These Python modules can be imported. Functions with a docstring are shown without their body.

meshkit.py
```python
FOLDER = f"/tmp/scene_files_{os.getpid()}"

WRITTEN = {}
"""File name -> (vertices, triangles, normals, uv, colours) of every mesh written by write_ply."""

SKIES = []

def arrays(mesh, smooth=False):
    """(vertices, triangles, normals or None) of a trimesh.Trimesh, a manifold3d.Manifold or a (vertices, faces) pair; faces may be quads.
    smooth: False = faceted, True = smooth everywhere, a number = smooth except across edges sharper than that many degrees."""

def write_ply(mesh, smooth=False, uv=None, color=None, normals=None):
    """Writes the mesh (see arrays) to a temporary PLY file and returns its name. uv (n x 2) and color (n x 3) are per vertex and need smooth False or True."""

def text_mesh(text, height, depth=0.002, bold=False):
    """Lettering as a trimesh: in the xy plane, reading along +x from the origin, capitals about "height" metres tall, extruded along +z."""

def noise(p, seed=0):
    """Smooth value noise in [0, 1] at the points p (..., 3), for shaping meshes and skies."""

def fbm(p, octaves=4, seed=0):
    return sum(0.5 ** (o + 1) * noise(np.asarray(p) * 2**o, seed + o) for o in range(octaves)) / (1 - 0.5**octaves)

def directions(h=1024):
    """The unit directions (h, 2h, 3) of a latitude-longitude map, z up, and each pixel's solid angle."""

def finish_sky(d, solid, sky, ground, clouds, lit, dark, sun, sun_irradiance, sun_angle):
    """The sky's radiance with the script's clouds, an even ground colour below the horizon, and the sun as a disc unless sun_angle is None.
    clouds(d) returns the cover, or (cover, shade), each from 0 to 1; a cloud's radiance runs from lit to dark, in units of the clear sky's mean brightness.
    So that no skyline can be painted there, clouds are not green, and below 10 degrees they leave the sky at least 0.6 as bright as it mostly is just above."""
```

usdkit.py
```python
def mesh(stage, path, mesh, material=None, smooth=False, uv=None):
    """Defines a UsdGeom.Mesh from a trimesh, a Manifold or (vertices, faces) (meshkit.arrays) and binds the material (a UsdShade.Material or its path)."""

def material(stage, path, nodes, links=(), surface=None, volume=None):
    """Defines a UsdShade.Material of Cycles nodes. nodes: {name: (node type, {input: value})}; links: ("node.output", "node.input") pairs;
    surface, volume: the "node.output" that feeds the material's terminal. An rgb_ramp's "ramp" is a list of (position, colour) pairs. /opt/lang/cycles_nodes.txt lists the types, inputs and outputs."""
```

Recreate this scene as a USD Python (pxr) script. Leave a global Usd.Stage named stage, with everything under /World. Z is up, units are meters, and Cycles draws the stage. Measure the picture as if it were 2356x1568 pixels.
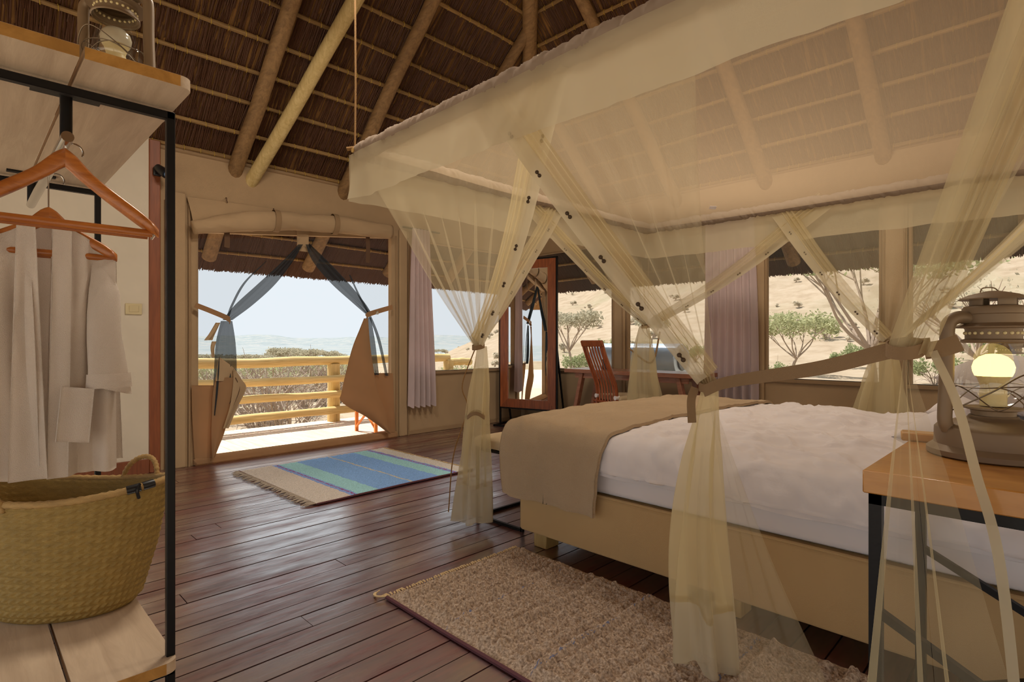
import math, random
import numpy as np, trimesh, shapely.geometry as sg
from shapely.ops import unary_union
import usdkit, meshkit
from meshkit import fbm, noise
from pxr import Usd, UsdGeom, UsdLux, UsdShade, Gf, Sdf
random.seed(7); rng = np.random.default_rng(7)
stage = Usd.Stage.CreateInMemory()
UsdGeom.SetStageUpAxis(stage, 'Z'); UsdGeom.SetStageMetersPerUnit(stage, 1.0)
UsdGeom.Xform.Define(stage, '/World'); UsdGeom.Scope.Define(stage, '/World/Looks')
PI = math.pi; R2 = math.sqrt(2)

# ---------------------------------------------------------------- camera, sky, sun, exposure
EYE = 1.05; FPX = 1275.0; CX, CY = 1178.0, 784.0
cam = UsdGeom.Camera.Define(stage, '/World/camera')
cam.CreateHorizontalApertureAttr(36.0); cam.CreateVerticalApertureAttr(36.0 * 1568 / 2356)
cam.CreateFocalLengthAttr(36.0 * FPX / 2356); cam.CreateClippingRangeAttr((0.05, 60000.0))
r = 1 / R2
cam.AddTransformOp().Set(Gf.Matrix4d(r, -r, 0, 0, 0, 0, 1, 0, -r, -r, 0, 0, 0, 0, EYE, 1))
cam.CreateExposureAttr(0.0)
sky = UsdLux.DomeLight.Define(stage, '/World/sky')
sky.CreateColorAttr((0.87, 0.94, 1.0)); sky.CreateIntensityAttr(0.30)
sun = UsdLux.DistantLight.Define(stage, '/World/sun')          # high, from beyond the deck
sun.CreateAngleAttr(0.6); sun.CreateNormalizeAttr(True); sun.CreateIntensityAttr(1.95); sun.CreateColorAttr((1.0, 0.94, 0.86))
_d = Gf.Vec3d(-0.17, 0.47, 0.87)                              # towards the sun
_m = Gf.Matrix4d(); _m.SetRotate(Gf.Rotation(Gf.Vec3d(0, 0, 1), _d)); sun.AddTransformOp().Set(_m)

for i, (p, w) in enumerate((((1.5, 2.7, 3.5), 44.), ((3.1, 1.45, 3.5), 64.))):   # added fill lights, out of view overhead, shining down to brighten the room
    lamp = UsdLux.DiskLight.Define(stage, f'/World/roof_lamp_{i:03d}'); lamp.CreateRadiusAttr(.32); lamp.CreateIntensityAttr(w); lamp.CreateColorAttr((1.0, .90, .76)); lamp.AddTranslateOp().Set(Gf.Vec3d(*p))

# ---------------------------------------------------------------- helpers
def at(px, py, x=None, y=None, z=None):
    """the point of the plane x=, y= or z= (a wall, the floor) that lies on a line of sight: used to take measurements off the photograph"""
    a, b = (px - CX) / FPX, (CY - py) / FPX
    d = np.array([(1 + a) / R2, (1 - a) / R2, b])
    k = x / d[0] if x is not None else y / d[1] if y is not None else (z - EYE) / d[2]
    return d * k + [0, 0, EYE]

_used = {}
def path_of(name, parent=None):
    base = str(parent.GetPath()) if parent else '/World'
    n = _used.get((base, name), 0); _used[(base, name)] = n + 1
    return f'{base}/{name}' if n == 0 else f'{base}/{name}_{n:03d}'
def props(p, label=None, cat=None, group=None, kind=None):
    for k, v in (('label', label), ('category', cat), ('group', group), ('kind', kind)):
        if v: p.SetCustomDataByKey(k, v)
    return p
def thing(name, label=None, cat=None, group=None, kind=None, loc=(0, 0, 0), rz=0):
    x = UsdGeom.Xform.Define(stage, path_of(name))
    x.AddTranslateOp().Set(Gf.Vec3d(*map(float, loc)))
    if rz: x.AddRotateZOp().Set(math.degrees(rz))
    return props(x.GetPrim(), label, cat, group, kind)
def obj(name, mesh, mat, parent=None, smooth=40, **kw):
    if isinstance(mesh, list): mesh = join(mesh)
    m = usdkit.mesh(stage, path_of(name, parent), mesh, MAT[mat], smooth)
    return props(m.GetPrim(), **kw)
def copy(root, loc, rz=0, label=None, cat=None, group=None, scale=None):
    was = root.GetCustomData(); name = root.GetName()
    x = UsdGeom.Xform.Define(stage, path_of(name.rsplit('_', 1)[0] if name[-3:].isdigit() else name))
    x.GetPrim().GetReferences().AddInternalReference(root.GetPath())
    x.ClearXformOpOrder()
    x.AddTranslateOp(opSuffix='place').Set(Gf.Vec3d(*map(float, loc)))
    x.AddRotateZOp(opSuffix='place').Set(math.degrees(rz))
    if scale: x.AddScaleOp(opSuffix='place').Set(Gf.Vec3f(*([scale] * 3 if np.ndim(scale) == 0 else scale)))
    x.GetPrim().SetInstanceable(True)
    return props(x.GetPrim(), label or was.get('label'), cat or was.get('category'), group or was.get('group'))

def T(v, f):
    f = np.asarray(f, int)
    if f.shape[1] == 4: f = np.vstack([f[:, [0, 1, 2]], f[:, [0, 2, 3]]])
    return trimesh.Trimesh(np.asarray(v, float), f, process=False)
def join(ms): return trimesh.util.concatenate(ms)
def box(c, s, rz=0, rx=0, ry=0, ch=0):
    s = np.asarray(s, float)
    if ch:
        c2 = min(ch, min(s) * .45)
        pts = []
        for sx in (-1, 1):
            for sy in (-1, 1):
                for sz in (-1, 1):
                    h = s / 2 * [sx, sy, sz]
                    for k in range(3):
                        q = h - np.array([sx, sy, sz]) * c2; q[k] = h[k]; pts.append(q)
        m = trimesh.convex.convex_hull(np.array(pts))
    else: m = trimesh.creation.box(s)
    for a, ax in ((rx, [1, 0, 0]), (ry, [0, 1, 0]), (rz, [0, 0, 1])):
        if a: m.apply_transform(trimesh.transformations.rotation_matrix(a, ax))
    m.apply_translation(c); return m
def bx(x0, x1, y0, y1, z0, z1, ch=0): return box(((x0 + x1) / 2, (y0 + y1) / 2, (z0 + z1) / 2), (x1 - x0, y1 - y0, z1 - z0), ch=ch)
def frames(p):
    t = np.gradient(p, axis=0); t /= np.maximum(np.linalg.norm(t, axis=1, keepdims=True), 1e-9)
    a = np.array([0, 0, 1.0]) if abs(t[0][2]) < .9 else np.array([1.0, 0, 0])
    n = a - t[0] * a.dot(t[0]); n /= np.linalg.norm(n); N = [n]
    for k in range(1, len(p)):
        n = N[-1] - t[k] * N[-1].dot(t[k]); N.append(n / max(np.linalg.norm(n), 1e-9))
    N = np.array(N); return t, N, np.cross(t, N)
def tube(p, rad, n=8, caps=True, flat=None):
    """a swept tube; flat=(a, b) scales the two section axes"""
    p = np.asarray(p, float); rad = np.broadcast_to(np.asarray(rad, float), (len(p),))
    t, N, B = frames(p); th = np.arange(n) * 2 * PI / n
    fa, fb = flat or (1, 1)
    v = (p[:, None] + rad[:, None, None] * (fa * np.cos(th)[None, :, None] * N[:, None] + fb * np.sin(th)[None, :, None] * B[:, None])).reshape(-1, 3)
    i, j = np.meshgrid(np.arange(len(p) - 1), np.arange(n), indexing='ij'); i, j = i.ravel(), j.ravel(); k = (j + 1) % n
    f = [T(v, np.stack([i * n + j, i * n + k, (i + 1) * n + k, (i + 1) * n + j], 1)).faces]
    v = list(v)
    if caps:
        for e, idx in ((0, 0), (1, len(p) - 1)):
            c = len(v); v.append(p[idx]); a = idx * n + np.arange(n); b = idx * n + (np.arange(n) + 1) % n
            f.append(np.stack([np.full(n, c), b, a], 1) if e == 0 else np.stack([np.full(n, c), a, b], 1))
    return trimesh.Trimesh(np.array(v), np.vstack(f), process=False)
def bar(a, b, w, h=None, ch=0.0):
    """a square bar from a to b"""
    a, b = np.asarray(a, float), np.asarray(b, float); L = np.linalg.norm(b - a); h = h or w
    m = box((0, 0, 0), (w, h, L), ch=ch)
    z = (b - a) / L; up = np.array([0, 0, 1.0]) if abs(z[2]) < .95 else np.array([0, 1.0, 0])
    y = up - z * up.dot(z); y /= np.linalg.norm(y); x = np.cross(y, z)
    M4 = np.eye(4); M4[:3, 0], M4[:3, 1], M4[:3, 2], M4[:3, 3] = x, y, z, (a + b) / 2
    m.apply_transform(M4); return m
def lathe(prof, n=32, c=(0, 0, 0), sx=1, sy=1):
    prof = np.asarray(prof, float); th = np.arange(n) * 2 * PI / n
    v = np.stack([prof[:, None, 0] * np.cos(th) * sx, prof[:, None, 0] * np.sin(th) * sy, np.repeat(prof[:, 1:2], n, 1)], -1).reshape(-1, 3) + c
    i, j = np.meshgrid(np.arange(len(prof) - 1), np.arange(n), indexing='ij'); i, j = i.ravel(), j.ravel(); k = (j + 1) % n
    return T(v, np.stack([i * n + j, i * n + k, (i + 1) * n + k, (i + 1) * n + j], 1))
def grid(P, close=False):
    """a surface from points P (nu, nv, 3)"""
    nu, nv = P.shape[:2]
    i, j = np.meshgrid(np.arange(nu - 1), np.arange(nv if close else nv - 1), indexing='ij'); i, j = i.ravel(), j.ravel(); k = (j + 1) % nv
    return T(P.reshape(-1, 3), np.stack([i * nv + j, (i + 1) * nv + j, (i + 1) * nv + k, i * nv + k], 1))
def shell(P, t):
    """a cloth of thickness t from the surface points P, closed round its edge"""
    m = grid(P); n = trimesh.Trimesh(m.vertices, m.faces, process=False).vertex_normals; nu, nv = P.shape[:2]; N = nu * nv
    v = np.vstack([m.vertices, m.vertices - n * t]); rim = np.concatenate([np.arange(nv), np.arange(1, nu) * nv + nv - 1, N - 2 - np.arange(nv - 1), (np.arange(nu - 2, 0, -1)) * nv])
    q = np.roll(rim, -1)
    return trimesh.Trimesh(v, np.vstack([m.faces, m.faces[:, ::-1] + N, np.stack([q, rim, rim + N], 1), np.stack([q, rim + N, q + N], 1)]), process=False)
def curve(pts, n=24):
    """a smooth curve through pts (Catmull-Rom)"""
    p = np.asarray(pts, float); q = np.vstack([2 * p[0] - p[1], p, 2 * p[-1] - p[-2]]); out = []
    s = np.linspace(0, len(p) - 1, n)
    for u in s:
        k = min(int(u), len(p) - 2); t = u - k; a, b, c, d = q[k:k + 4]
        out.append(.5 * (2 * b + (c - a) * t + (2 * a - 5 * b + 4 * c - d) * t * t + (3 * b - a - 3 * c + d) * t ** 3))
    return np.array(out)
def extrude(poly, h, M4=None):
    gs = getattr(poly, 'geoms', [poly]); m = join([trimesh.creation.extrude_polygon(g, h, engine='earcut') for g in gs])
    if M4 is not None: m.apply_transform(M4)
    return m
def rect(x0, x1, y0, y1): return sg.box(x0, y0, x1, y1)
def wallY(poly, y, t):   # poly in (x, z) -> slab from y to y+t
    m = extrude(poly, t); v = m.vertices.copy(); m.vertices = np.stack([v[:, 0], y + v[:, 2], v[:, 1]], 1); m.invert(); return m
def wallX(poly, x, t):   # poly in (y, z)
    m = extrude(poly, t); v = m.vertices.copy(); m.vertices = np.stack([x + v[:, 2], v[:, 0], v[:, 1]], 1); return m
def lin(c): return tuple((x / 12.92 if x <= .04045 else ((x + .055) / 1.055) ** 2.4) for x in (np.array(c) / 255.0))

# ---------------------------------------------------------------- materials
MAT = {}
def plain(name, c, rough=.6, metal=0., bump=0., bscale=60., var=.0, vscale=6., stretch=(1, 1, 1), sheen=0., coat=0., spec=.5, rnd=0.):
    c = np.array(lin(c)); n = {'tc': ('texture_coordinate', {}), 'oi': ('object_info', {}), 'p': ('principled_bsdf', {'roughness': rough, 'metallic': metal, 'sheen_weight': sheen, 'coat_weight': coat, 'specular_ior_level': spec, 'base_color': c})}
    l = []
    n['mp'] = ('mapping', {'scale': stretch}); l.append(('tc.object', 'mp.vector'))
    if var:
        n['nz'] = ('noise_texture', {'scale': vscale, 'detail': 5., 'roughness': .6}); n['rp'] = ('rgb_ramp', {'ramp': [(.25, np.clip(c * (1 - var), 0, 1)), (.75, np.clip(c * (1 + var), 0, 1))]})
        l += [('mp.vector', 'nz.vector'), ('nz.fac', 'rp.fac')]
        if rnd:
            n['h'] = ('hsv', {}); n['mr'] = ('map_range', {'to_min': 1 - rnd, 'to_max': 1 + rnd}); l += [('oi.random', 'mr.value'), ('mr.result', 'h.value'), ('rp.color', 'h.color'), ('h.color', 'p.base_color')]
        else: l.append(('rp.color', 'p.base_color'))
    if bump:
        n['nb'] = ('noise_texture', {'scale': bscale, 'detail': 4.}); n['b'] = ('bump', {'strength': bump, 'distance': .01}); l += [('mp.vector', 'nb.vector'), ('nb.fac', 'b.height'), ('b.normal', 'p.normal')]
    MAT[name] = usdkit.material(stage, f'/World/Looks/{name}', n, l, surface='p.BSDF')
def wood(name, c1, c2, stretch, rough=.5, scale=3., bump=.25, coat=0., rnd=.18, spec=.5):
    n = {'tc': ('texture_coordinate', {}), 'oi': ('object_info', {}), 'cx': ('combine_xyz', {}), 'k': ('math', {'math_type': 'multiply', 'value2': 37.}), 'ad': ('vector_math', {'math_type': 'add'}), 'mp': ('mapping', {'scale': stretch}),
         'nz': ('noise_texture', {'scale': scale, 'detail': 7., 'roughness': .62, 'distortion': .6}), 'rp': ('rgb_ramp', {'ramp': [(.28, lin(c1)), (.72, lin(c2))]}),
         'h': ('hsv', {}), 'mr': ('map_range', {'to_min': 1 - rnd, 'to_max': 1 + rnd}), 'b': ('bump', {'strength': bump, 'distance': .004}), 'p': ('principled_bsdf', {'roughness': rough, 'coat_weight': coat, 'coat_roughness': .15, 'specular_ior_level': spec})}
    l = [('oi.random', 'k.value1'), ('k.value', 'cx.x'), ('k.value', 'cx.y'), ('k.value', 'cx.z'), ('tc.object', 'mp.vector'), ('mp.vector', 'ad.vector1'), ('cx.vector', 'ad.vector2'), ('ad.vector', 'nz.vector'), ('nz.fac', 'rp.fac'), ('rp.color', 'h.color'),
         ('oi.random', 'mr.value'), ('mr.result', 'h.value'), ('h.color', 'p.base_color'), ('nz.fac', 'b.height'), ('b.normal', 'p.normal')]
    MAT[name] = usdkit.material(stage, f'/World/Looks/{name}', n, l, surface='p.BSDF')
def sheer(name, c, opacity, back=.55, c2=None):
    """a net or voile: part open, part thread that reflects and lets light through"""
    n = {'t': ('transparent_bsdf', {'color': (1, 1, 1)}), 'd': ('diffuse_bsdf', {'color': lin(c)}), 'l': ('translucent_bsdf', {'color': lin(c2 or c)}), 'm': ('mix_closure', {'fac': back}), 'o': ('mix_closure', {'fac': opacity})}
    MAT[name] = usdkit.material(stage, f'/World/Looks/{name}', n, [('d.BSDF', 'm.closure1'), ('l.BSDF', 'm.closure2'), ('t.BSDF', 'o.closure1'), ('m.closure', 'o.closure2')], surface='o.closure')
def cloth(name, c, back=.3, bump=.3, bscale=250., stretch=(1, 1, 1), var=.06, vscale=3.):
    c = np.array(lin(c))
    n = {'tc': ('texture_coordinate', {}), 'mp': ('mapping', {'scale': stretch}), 'nz': ('noise_texture', {'scale': vscale, 'detail': 4.}), 'rp': ('rgb_ramp', {'ramp': [(.3, c * (1 - var)), (.7, np.clip(c * (1 + var), 0, 1))]}), 'nb': ('noise_texture', {'scale': bscale, 'detail': 2.}), 'b': ('bump', {'strength': bump, 'distance': .003}),
         'd': ('diffuse_bsdf', {'roughness': .6}), 'l': ('translucent_bsdf', {}), 'm': ('mix_closure', {'fac': back})}
    MAT[name] = usdkit.material(stage, f'/World/Looks/{name}', n, [('tc.object', 'mp.vector'), ('tc.object', 'nz.vector'), ('nz.fac', 'rp.fac'), ('rp.color', 'd.color'), ('rp.color', 'l.color'), ('mp.vector', 'nb.vector'), ('nb.fac', 'b.height'), ('b.normal', 'd.normal'), ('d.BSDF', 'm.closure1'), ('l.BSDF', 'm.closure2')], surface='m.closure')

plain('canvas', (168, 140, 106), .9, bump=.25, bscale=300, var=.1, vscale=2.2)
plain('canvas_trim', (150, 122, 90), .9, bump=.2, bscale=200)
plain('strap_cloth', (140, 112, 80), .9, bump=.2, bscale=300)
plain('strap_dark', (92, 66, 46), .9)
plain('plaster', (205, 192, 172), .85, bump=.15, bscale=30, var=.05, vscale=4)
wood('trim_wood', (112, 58, 30), (140, 76, 40), (14, 14, 1.2), .5)
plain('black_steel', (26, 23, 22), .42, metal=.6, bump=.05, bscale=80)
plain('chrome', (200, 196, 190), .18, metal=1.)
plain('mirror', (238, 238, 236), .015, metal=1.)
wood('pale_plank', (186, 160, 132), (214, 190, 160), (11, 1.0, 11), .6, scale=2.4, rnd=.08)
wood('plank_edge', (150, 104, 40), (186, 136, 66), (9, 9, 9), .55, scale=2.)
wood('hanger_wood', (150, 80, 26), (190, 114, 46), (3, 20, 20), .35, coat=.3, rnd=.1)
wood('mirror_wood', (110, 52, 22), (158, 84, 40), (16, 16, 1.6), .4, coat=.2)
wood('chair_wood', (128, 58, 26), (176, 92, 46), (14, 14, 1.5), .38, coat=.3)
wood('desk_wood', (128, 78, 56), (170, 112, 84), (10, 1.2, 10), .3, coat=.4, rnd=.1)
wood('stand_wood', (176, 116, 48), (206, 146, 72), (7, 1.0, 7), .38, scale=2.2, coat=.3, rnd=.05)
wood('pine', (168, 132, 72), (206, 172, 108), (9, 9, 1), .6)
wood('rail_wood', (190, 160, 96), (226, 200, 140), (1.0, 14, 14), .7, rnd=.08)
wood('post_wood', (180, 152, 92), (216, 192, 136), (14, 14, 1.0), .7, rnd=.08)
wood('rafter_x', (112, 84, 52), (160, 124, 80), (1.0, 12, 12), .7, rnd=.12)
wood('rafter_y', (112, 84, 52), (160, 124, 80), (12, 1.0, 12), .7, rnd=.12)
wood('lath_x', (112, 84, 48), (156, 122, 72), (2, 22, 22), .7, rnd=.2)
wood('lath_y', (112, 84, 48), (156, 122, 72), (22, 2, 22), .7, rnd=.2)
wood('deck_wood', (196, 170, 146), (226, 204, 182), (9, 1.0, 9), .7, rnd=.07)
wood('stool_wood', (206, 118, 44), (232, 146, 70), (12, 12, 2), .5)
plain('tie_yellow', (176, 144, 52), .6)
plain('rope', (150, 112, 66), .9, bump=.6, bscale=220)
cloth('white_cloth', (232, 224, 220), .25, bump=.12, bscale=160)
cloth('sheet_white', (236, 228, 226), .1, bump=.15, bscale=120, var=.03)
cloth('towelling', (240, 230, 220), .35, bump=1.0, bscale=420, var=.04)
cloth('curtain_white', (226, 210, 208), .5, bump=.15, bscale=300)
cloth('throw_beige', (188, 164, 134), .08, bump=.9, bscale=90, stretch=(1.0, 3.4, 3.4))
cloth('box_cloth', (196, 164, 118), .0, bump=.25, bscale=400, var=.05)
cloth('cushion_cloth', (206, 184, 150), .0, bump=.3, bscale=300)
cloth('flap_canvas', (188, 150, 112), .42, bump=.25, bscale=300, var=.06)
sheer('net', (224, 210, 176), .26, .5)
sheer('net_sleeve', (168, 150, 134), .92, .30)
sheer('net_veil', (220, 206, 172), .20, .5)
sheer('net_folds', (236, 222, 182), .52, .62)
sheer('net_hem', (220, 208, 180), .76, .5)
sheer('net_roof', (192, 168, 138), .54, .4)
sheer('door_mesh', (70, 84, 92), .16, .3)
sheer('door_mesh_folds', (52, 60, 66), .84, .12)
sheer('window_screen', (150, 150, 140), .07, .3)
plain('toggle', (70, 52, 32), .5)
plain('lantern_paint', (134, 112, 86), .5, metal=.2, bump=.05, bscale=40)
plain('switch_plastic', (200, 182, 140), .5)
plain('black_plastic', (20, 20, 22), .4)
plain('lens_blue', (120, 150, 190), .1)
plain('tank_metal', (176, 190, 204), .4, metal=.5, var=.08, vscale=4)
plain('tank_cap', (96, 100, 104), .4, metal=.4)
plain('chrome_dull', (120, 104, 84), .4, metal=.6)
for nm, c in (('basket_straw', (156, 128, 68)), ('basket_rim', (176, 142, 88))): plain(nm, c, .75, var=.22, vscale=26, bump=.35, bscale=160, stretch=(1, 1, 2.5))
MAT['glass'] = usdkit.material(stage, '/World/Looks/glass', {'t': ('transparent_bsdf', {'color': (.96, .96, .94)}), 'g': ('glossy_bsdf', {'color': (1, 1, 1), 'roughness': .02}), 'm': ('mix_closure', {'fac': .07})}, [('t.BSDF', 'm.closure1'), ('g.BSDF', 'm.closure2')], surface='m.closure')
MAT['bulb_lit'] = usdkit.material(stage, '/World/Looks/bulb_lit', {'e': ('emission', {'color': (1.0, .72, .20), 'strength': 3.4})}, [], surface='e.emission')
plain('bulb_neck', (232, 214, 160), .4)
plain('bulb_clear', (210, 200, 176), .2)

# floor boards: dark red stain, worn grey in patches with some sky sheen in the grey, varnished
MAT['floor_board'] = usdkit.material(stage, '/World/Looks/floor_board', {
    'tc': ('texture_coordinate', {}), 'oi': ('object_info', {}), 'k': ('math', {'math_type': 'multiply', 'value2': 23.}), 'cx': ('combine_xyz', {}), 'ad': ('vector_math', {'math_type': 'add'}),
    'mp': ('mapping', {'scale': (1.6, 22, 5)}), 'n1': ('noise_texture', {'scale': 2.2, 'detail': 7., 'roughness': .65}), 'r1': ('rgb_ramp', {'ramp': [(.3, lin((62, 24, 22))), (.7, lin((124, 56, 48)))]}),
    'mp2': ('mapping', {'scale': (.8, 3.2, 1)}), 'n2': ('noise_texture', {'scale': 2.0, 'detail': 6., 'roughness': .7}), 'r2': ('rgb_ramp', {'ramp': [(.56, (0, 0, 0)), (.72, (.6, .6, .6))]}),
    'mx': ('mix', {'color2': lin((158, 138, 130))}), 'h': ('hsv', {}), 'mr': ('map_range', {'to_min': .82, 'to_max': 1.18}),
    'rr': ('map_range', {'from_min': .3, 'from_max': .7, 'to_min': .38, 'to_max': .22}), 'b': ('bump', {'strength': .16, 'distance': .003}), 'p': ('principled_bsdf', {'ior': 1.5}), 'gl': ('glossy_bsdf', {'color': (.95, .95, .95)}), 'gf': ('map_range', {'from_min': .36, 'from_max': .66, 'to_min': .18, 'to_max': .80, 'clamp': True}), 'ms': ('mix_closure', {})},
    [('tc.object', 'mp.vector'), ('oi.random', 'k.value1'), ('k.value', 'cx.x'), ('k.value', 'cx.y'), ('mp.vector', 'ad.vector1'), ('cx.vector', 'ad.vector2'), ('ad.vector', 'n1.vector'), ('n1.fac', 'r1.fac'), ('tc.object', 'mp2.vector'), ('mp2.vector', 'n2.vector'), ('n2.fac', 'r2.fac'),
     ('r2.color', 'mx.fac'), ('r1.color', 'mx.color1'), ('mx.color', 'h.color'), ('oi.random', 'mr.value'), ('mr.result', 'h.value'), ('h.color', 'p.base_color'), ('n2.fac', 'rr.value'), ('rr.result', 'p.roughness'), ('rr.result', 'gl.roughness'), ('b.normal', 'gl.normal'), ('n1.fac', 'b.height'), ('b.normal', 'p.normal'), ('n2.fac', 'gf.value'), ('gf.result', 'ms.fac'), ('p.BSDF', 'ms.closure1'), ('gl.BSDF', 'ms.closure2')], surface='ms.closure')
def thatch(name, stretch):
    MAT[name] = usdkit.material(stage, f'/World/Looks/{name}', {'tc': ('texture_coordinate', {}), 'mp': ('mapping', {'scale': stretch}), 'nz': ('noise_texture', {'scale': 3., 'detail': 4., 'roughness': .7}),
        'rp': ('rgb_ramp', {'ramp': [(.3, lin((70, 44, 16))), (.5, lin((128, 88, 40))), (.75, lin((172, 128, 70)))]}), 'b': ('bump', {'strength': .8, 'distance': .01}), 'p': ('principled_bsdf', {'roughness': .8})},
        [('tc.object', 'mp.vector'), ('mp.vector', 'nz.vector'), ('nz.fac', 'rp.fac'), ('rp.color', 'p.base_color'), ('nz.fac', 'b.height'), ('b.normal', 'p.normal')], surface='p.BSDF')
thatch('thatch_y', (60, 1.2, 1.2)); thatch('thatch_x', (1.2, 60, 1.2))
MAT['straw'] = usdkit.material(stage, '/World/Looks/straw', {'g': ('geometry', {}), 'rp': ('rgb_ramp', {'ramp': [(0, lin((78, 44, 18))), (.5, lin((140, 94, 48))), (.8, lin((186, 134, 76))), (1, lin((226, 180, 114)))]}), 'p': ('principled_bsdf', {'roughness': .65})}, [('g.random_per_island', 'rp.fac'), ('rp.color', 'p.base_color')], surface='p.BSDF')
def leafy(name, c1, c2):
    MAT[name] = usdkit.material(stage, f'/World/Looks/{name}', {'g': ('geometry', {}), 'rp': ('rgb_ramp', {'ramp': [(0, lin(c1)), (1, lin(c2))]}), 'd': ('diffuse_bsdf', {}), 't': ('translucent_bsdf', {}), 'm': ('mix_closure', {'fac': .35})},
        [('g.random_per_island', 'rp.fac'), ('rp.color', 'd.color'), ('rp.color', 't.color'), ('d.BSDF', 'm.closure1'), ('t.BSDF', 'm.closure2')], surface='m.closure')
leafy('leaf_green', (150, 158, 116), (190, 192, 150)); leafy('leaf_grey', (178, 172, 150), (208, 200, 176)); leafy('leaf_pale', (206, 196, 176), (228, 218, 198)); leafy('leaf_fresh', (174, 176, 136), (206, 206, 164))  # tones paled, distance haze put into the leaf colours
plain('bark', (158, 140, 124), .9, bump=.4, bscale=20); plain('bark_pale', (176, 156, 136), .9)  # bark paled as well, haze put into its colour
# dry savanna ground: straw, sand and scrub in patches, distance haze put into the far plain colour
MAT['savanna'] = usdkit.material(stage, '/World/Looks/savanna', {'g': ('geometry', {}), 'n1': ('noise_texture', {'scale': .35, 'detail': 8., 'roughness': .7}), 'r1': ('rgb_ramp', {'ramp': [(.3, lin((138, 122, 102))), (.5, lin((158, 143, 123))), (.72, lin((168, 155, 137)))]}),
    'n2': ('noise_texture', {'scale': .02, 'detail': 8., 'roughness': .7}), 'r2': ('rgb_ramp', {'ramp': [(.5, (0, 0, 0)), (.66, (.6, .6, .6))]}), 'mx': ('mix', {'color2': lin((124, 122, 94))}), 'd': ('diffuse_bsdf', {})},
    [('g.position', 'n1.vector'), ('g.position', 'n2.vector'), ('n1.fac', 'r1.fac'), ('n2.fac', 'r2.fac'), ('r2.color', 'mx.fac'), ('r1.color', 'mx.color1'), ('mx.color', 'd.color')], surface='d.BSDF')
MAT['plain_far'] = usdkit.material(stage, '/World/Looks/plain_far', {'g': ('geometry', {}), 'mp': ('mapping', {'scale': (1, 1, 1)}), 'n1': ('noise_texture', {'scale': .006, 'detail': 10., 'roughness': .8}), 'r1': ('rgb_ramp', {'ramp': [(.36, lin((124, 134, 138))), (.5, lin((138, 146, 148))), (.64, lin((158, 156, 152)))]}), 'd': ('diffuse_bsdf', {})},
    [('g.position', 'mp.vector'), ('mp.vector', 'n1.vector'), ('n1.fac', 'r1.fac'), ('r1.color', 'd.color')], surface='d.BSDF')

# ================================================================ LARGE STRUCTURE
WX, WY, WT, PITCH = 5.43, 5.20, 2.62, 0.87      # back wall plane, door wall plane, wall height, roof slope
XL, YL = -0.75, -1.6                            # sides behind and left of the view, left open to let daylight in
EAVE = 0.98
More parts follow.
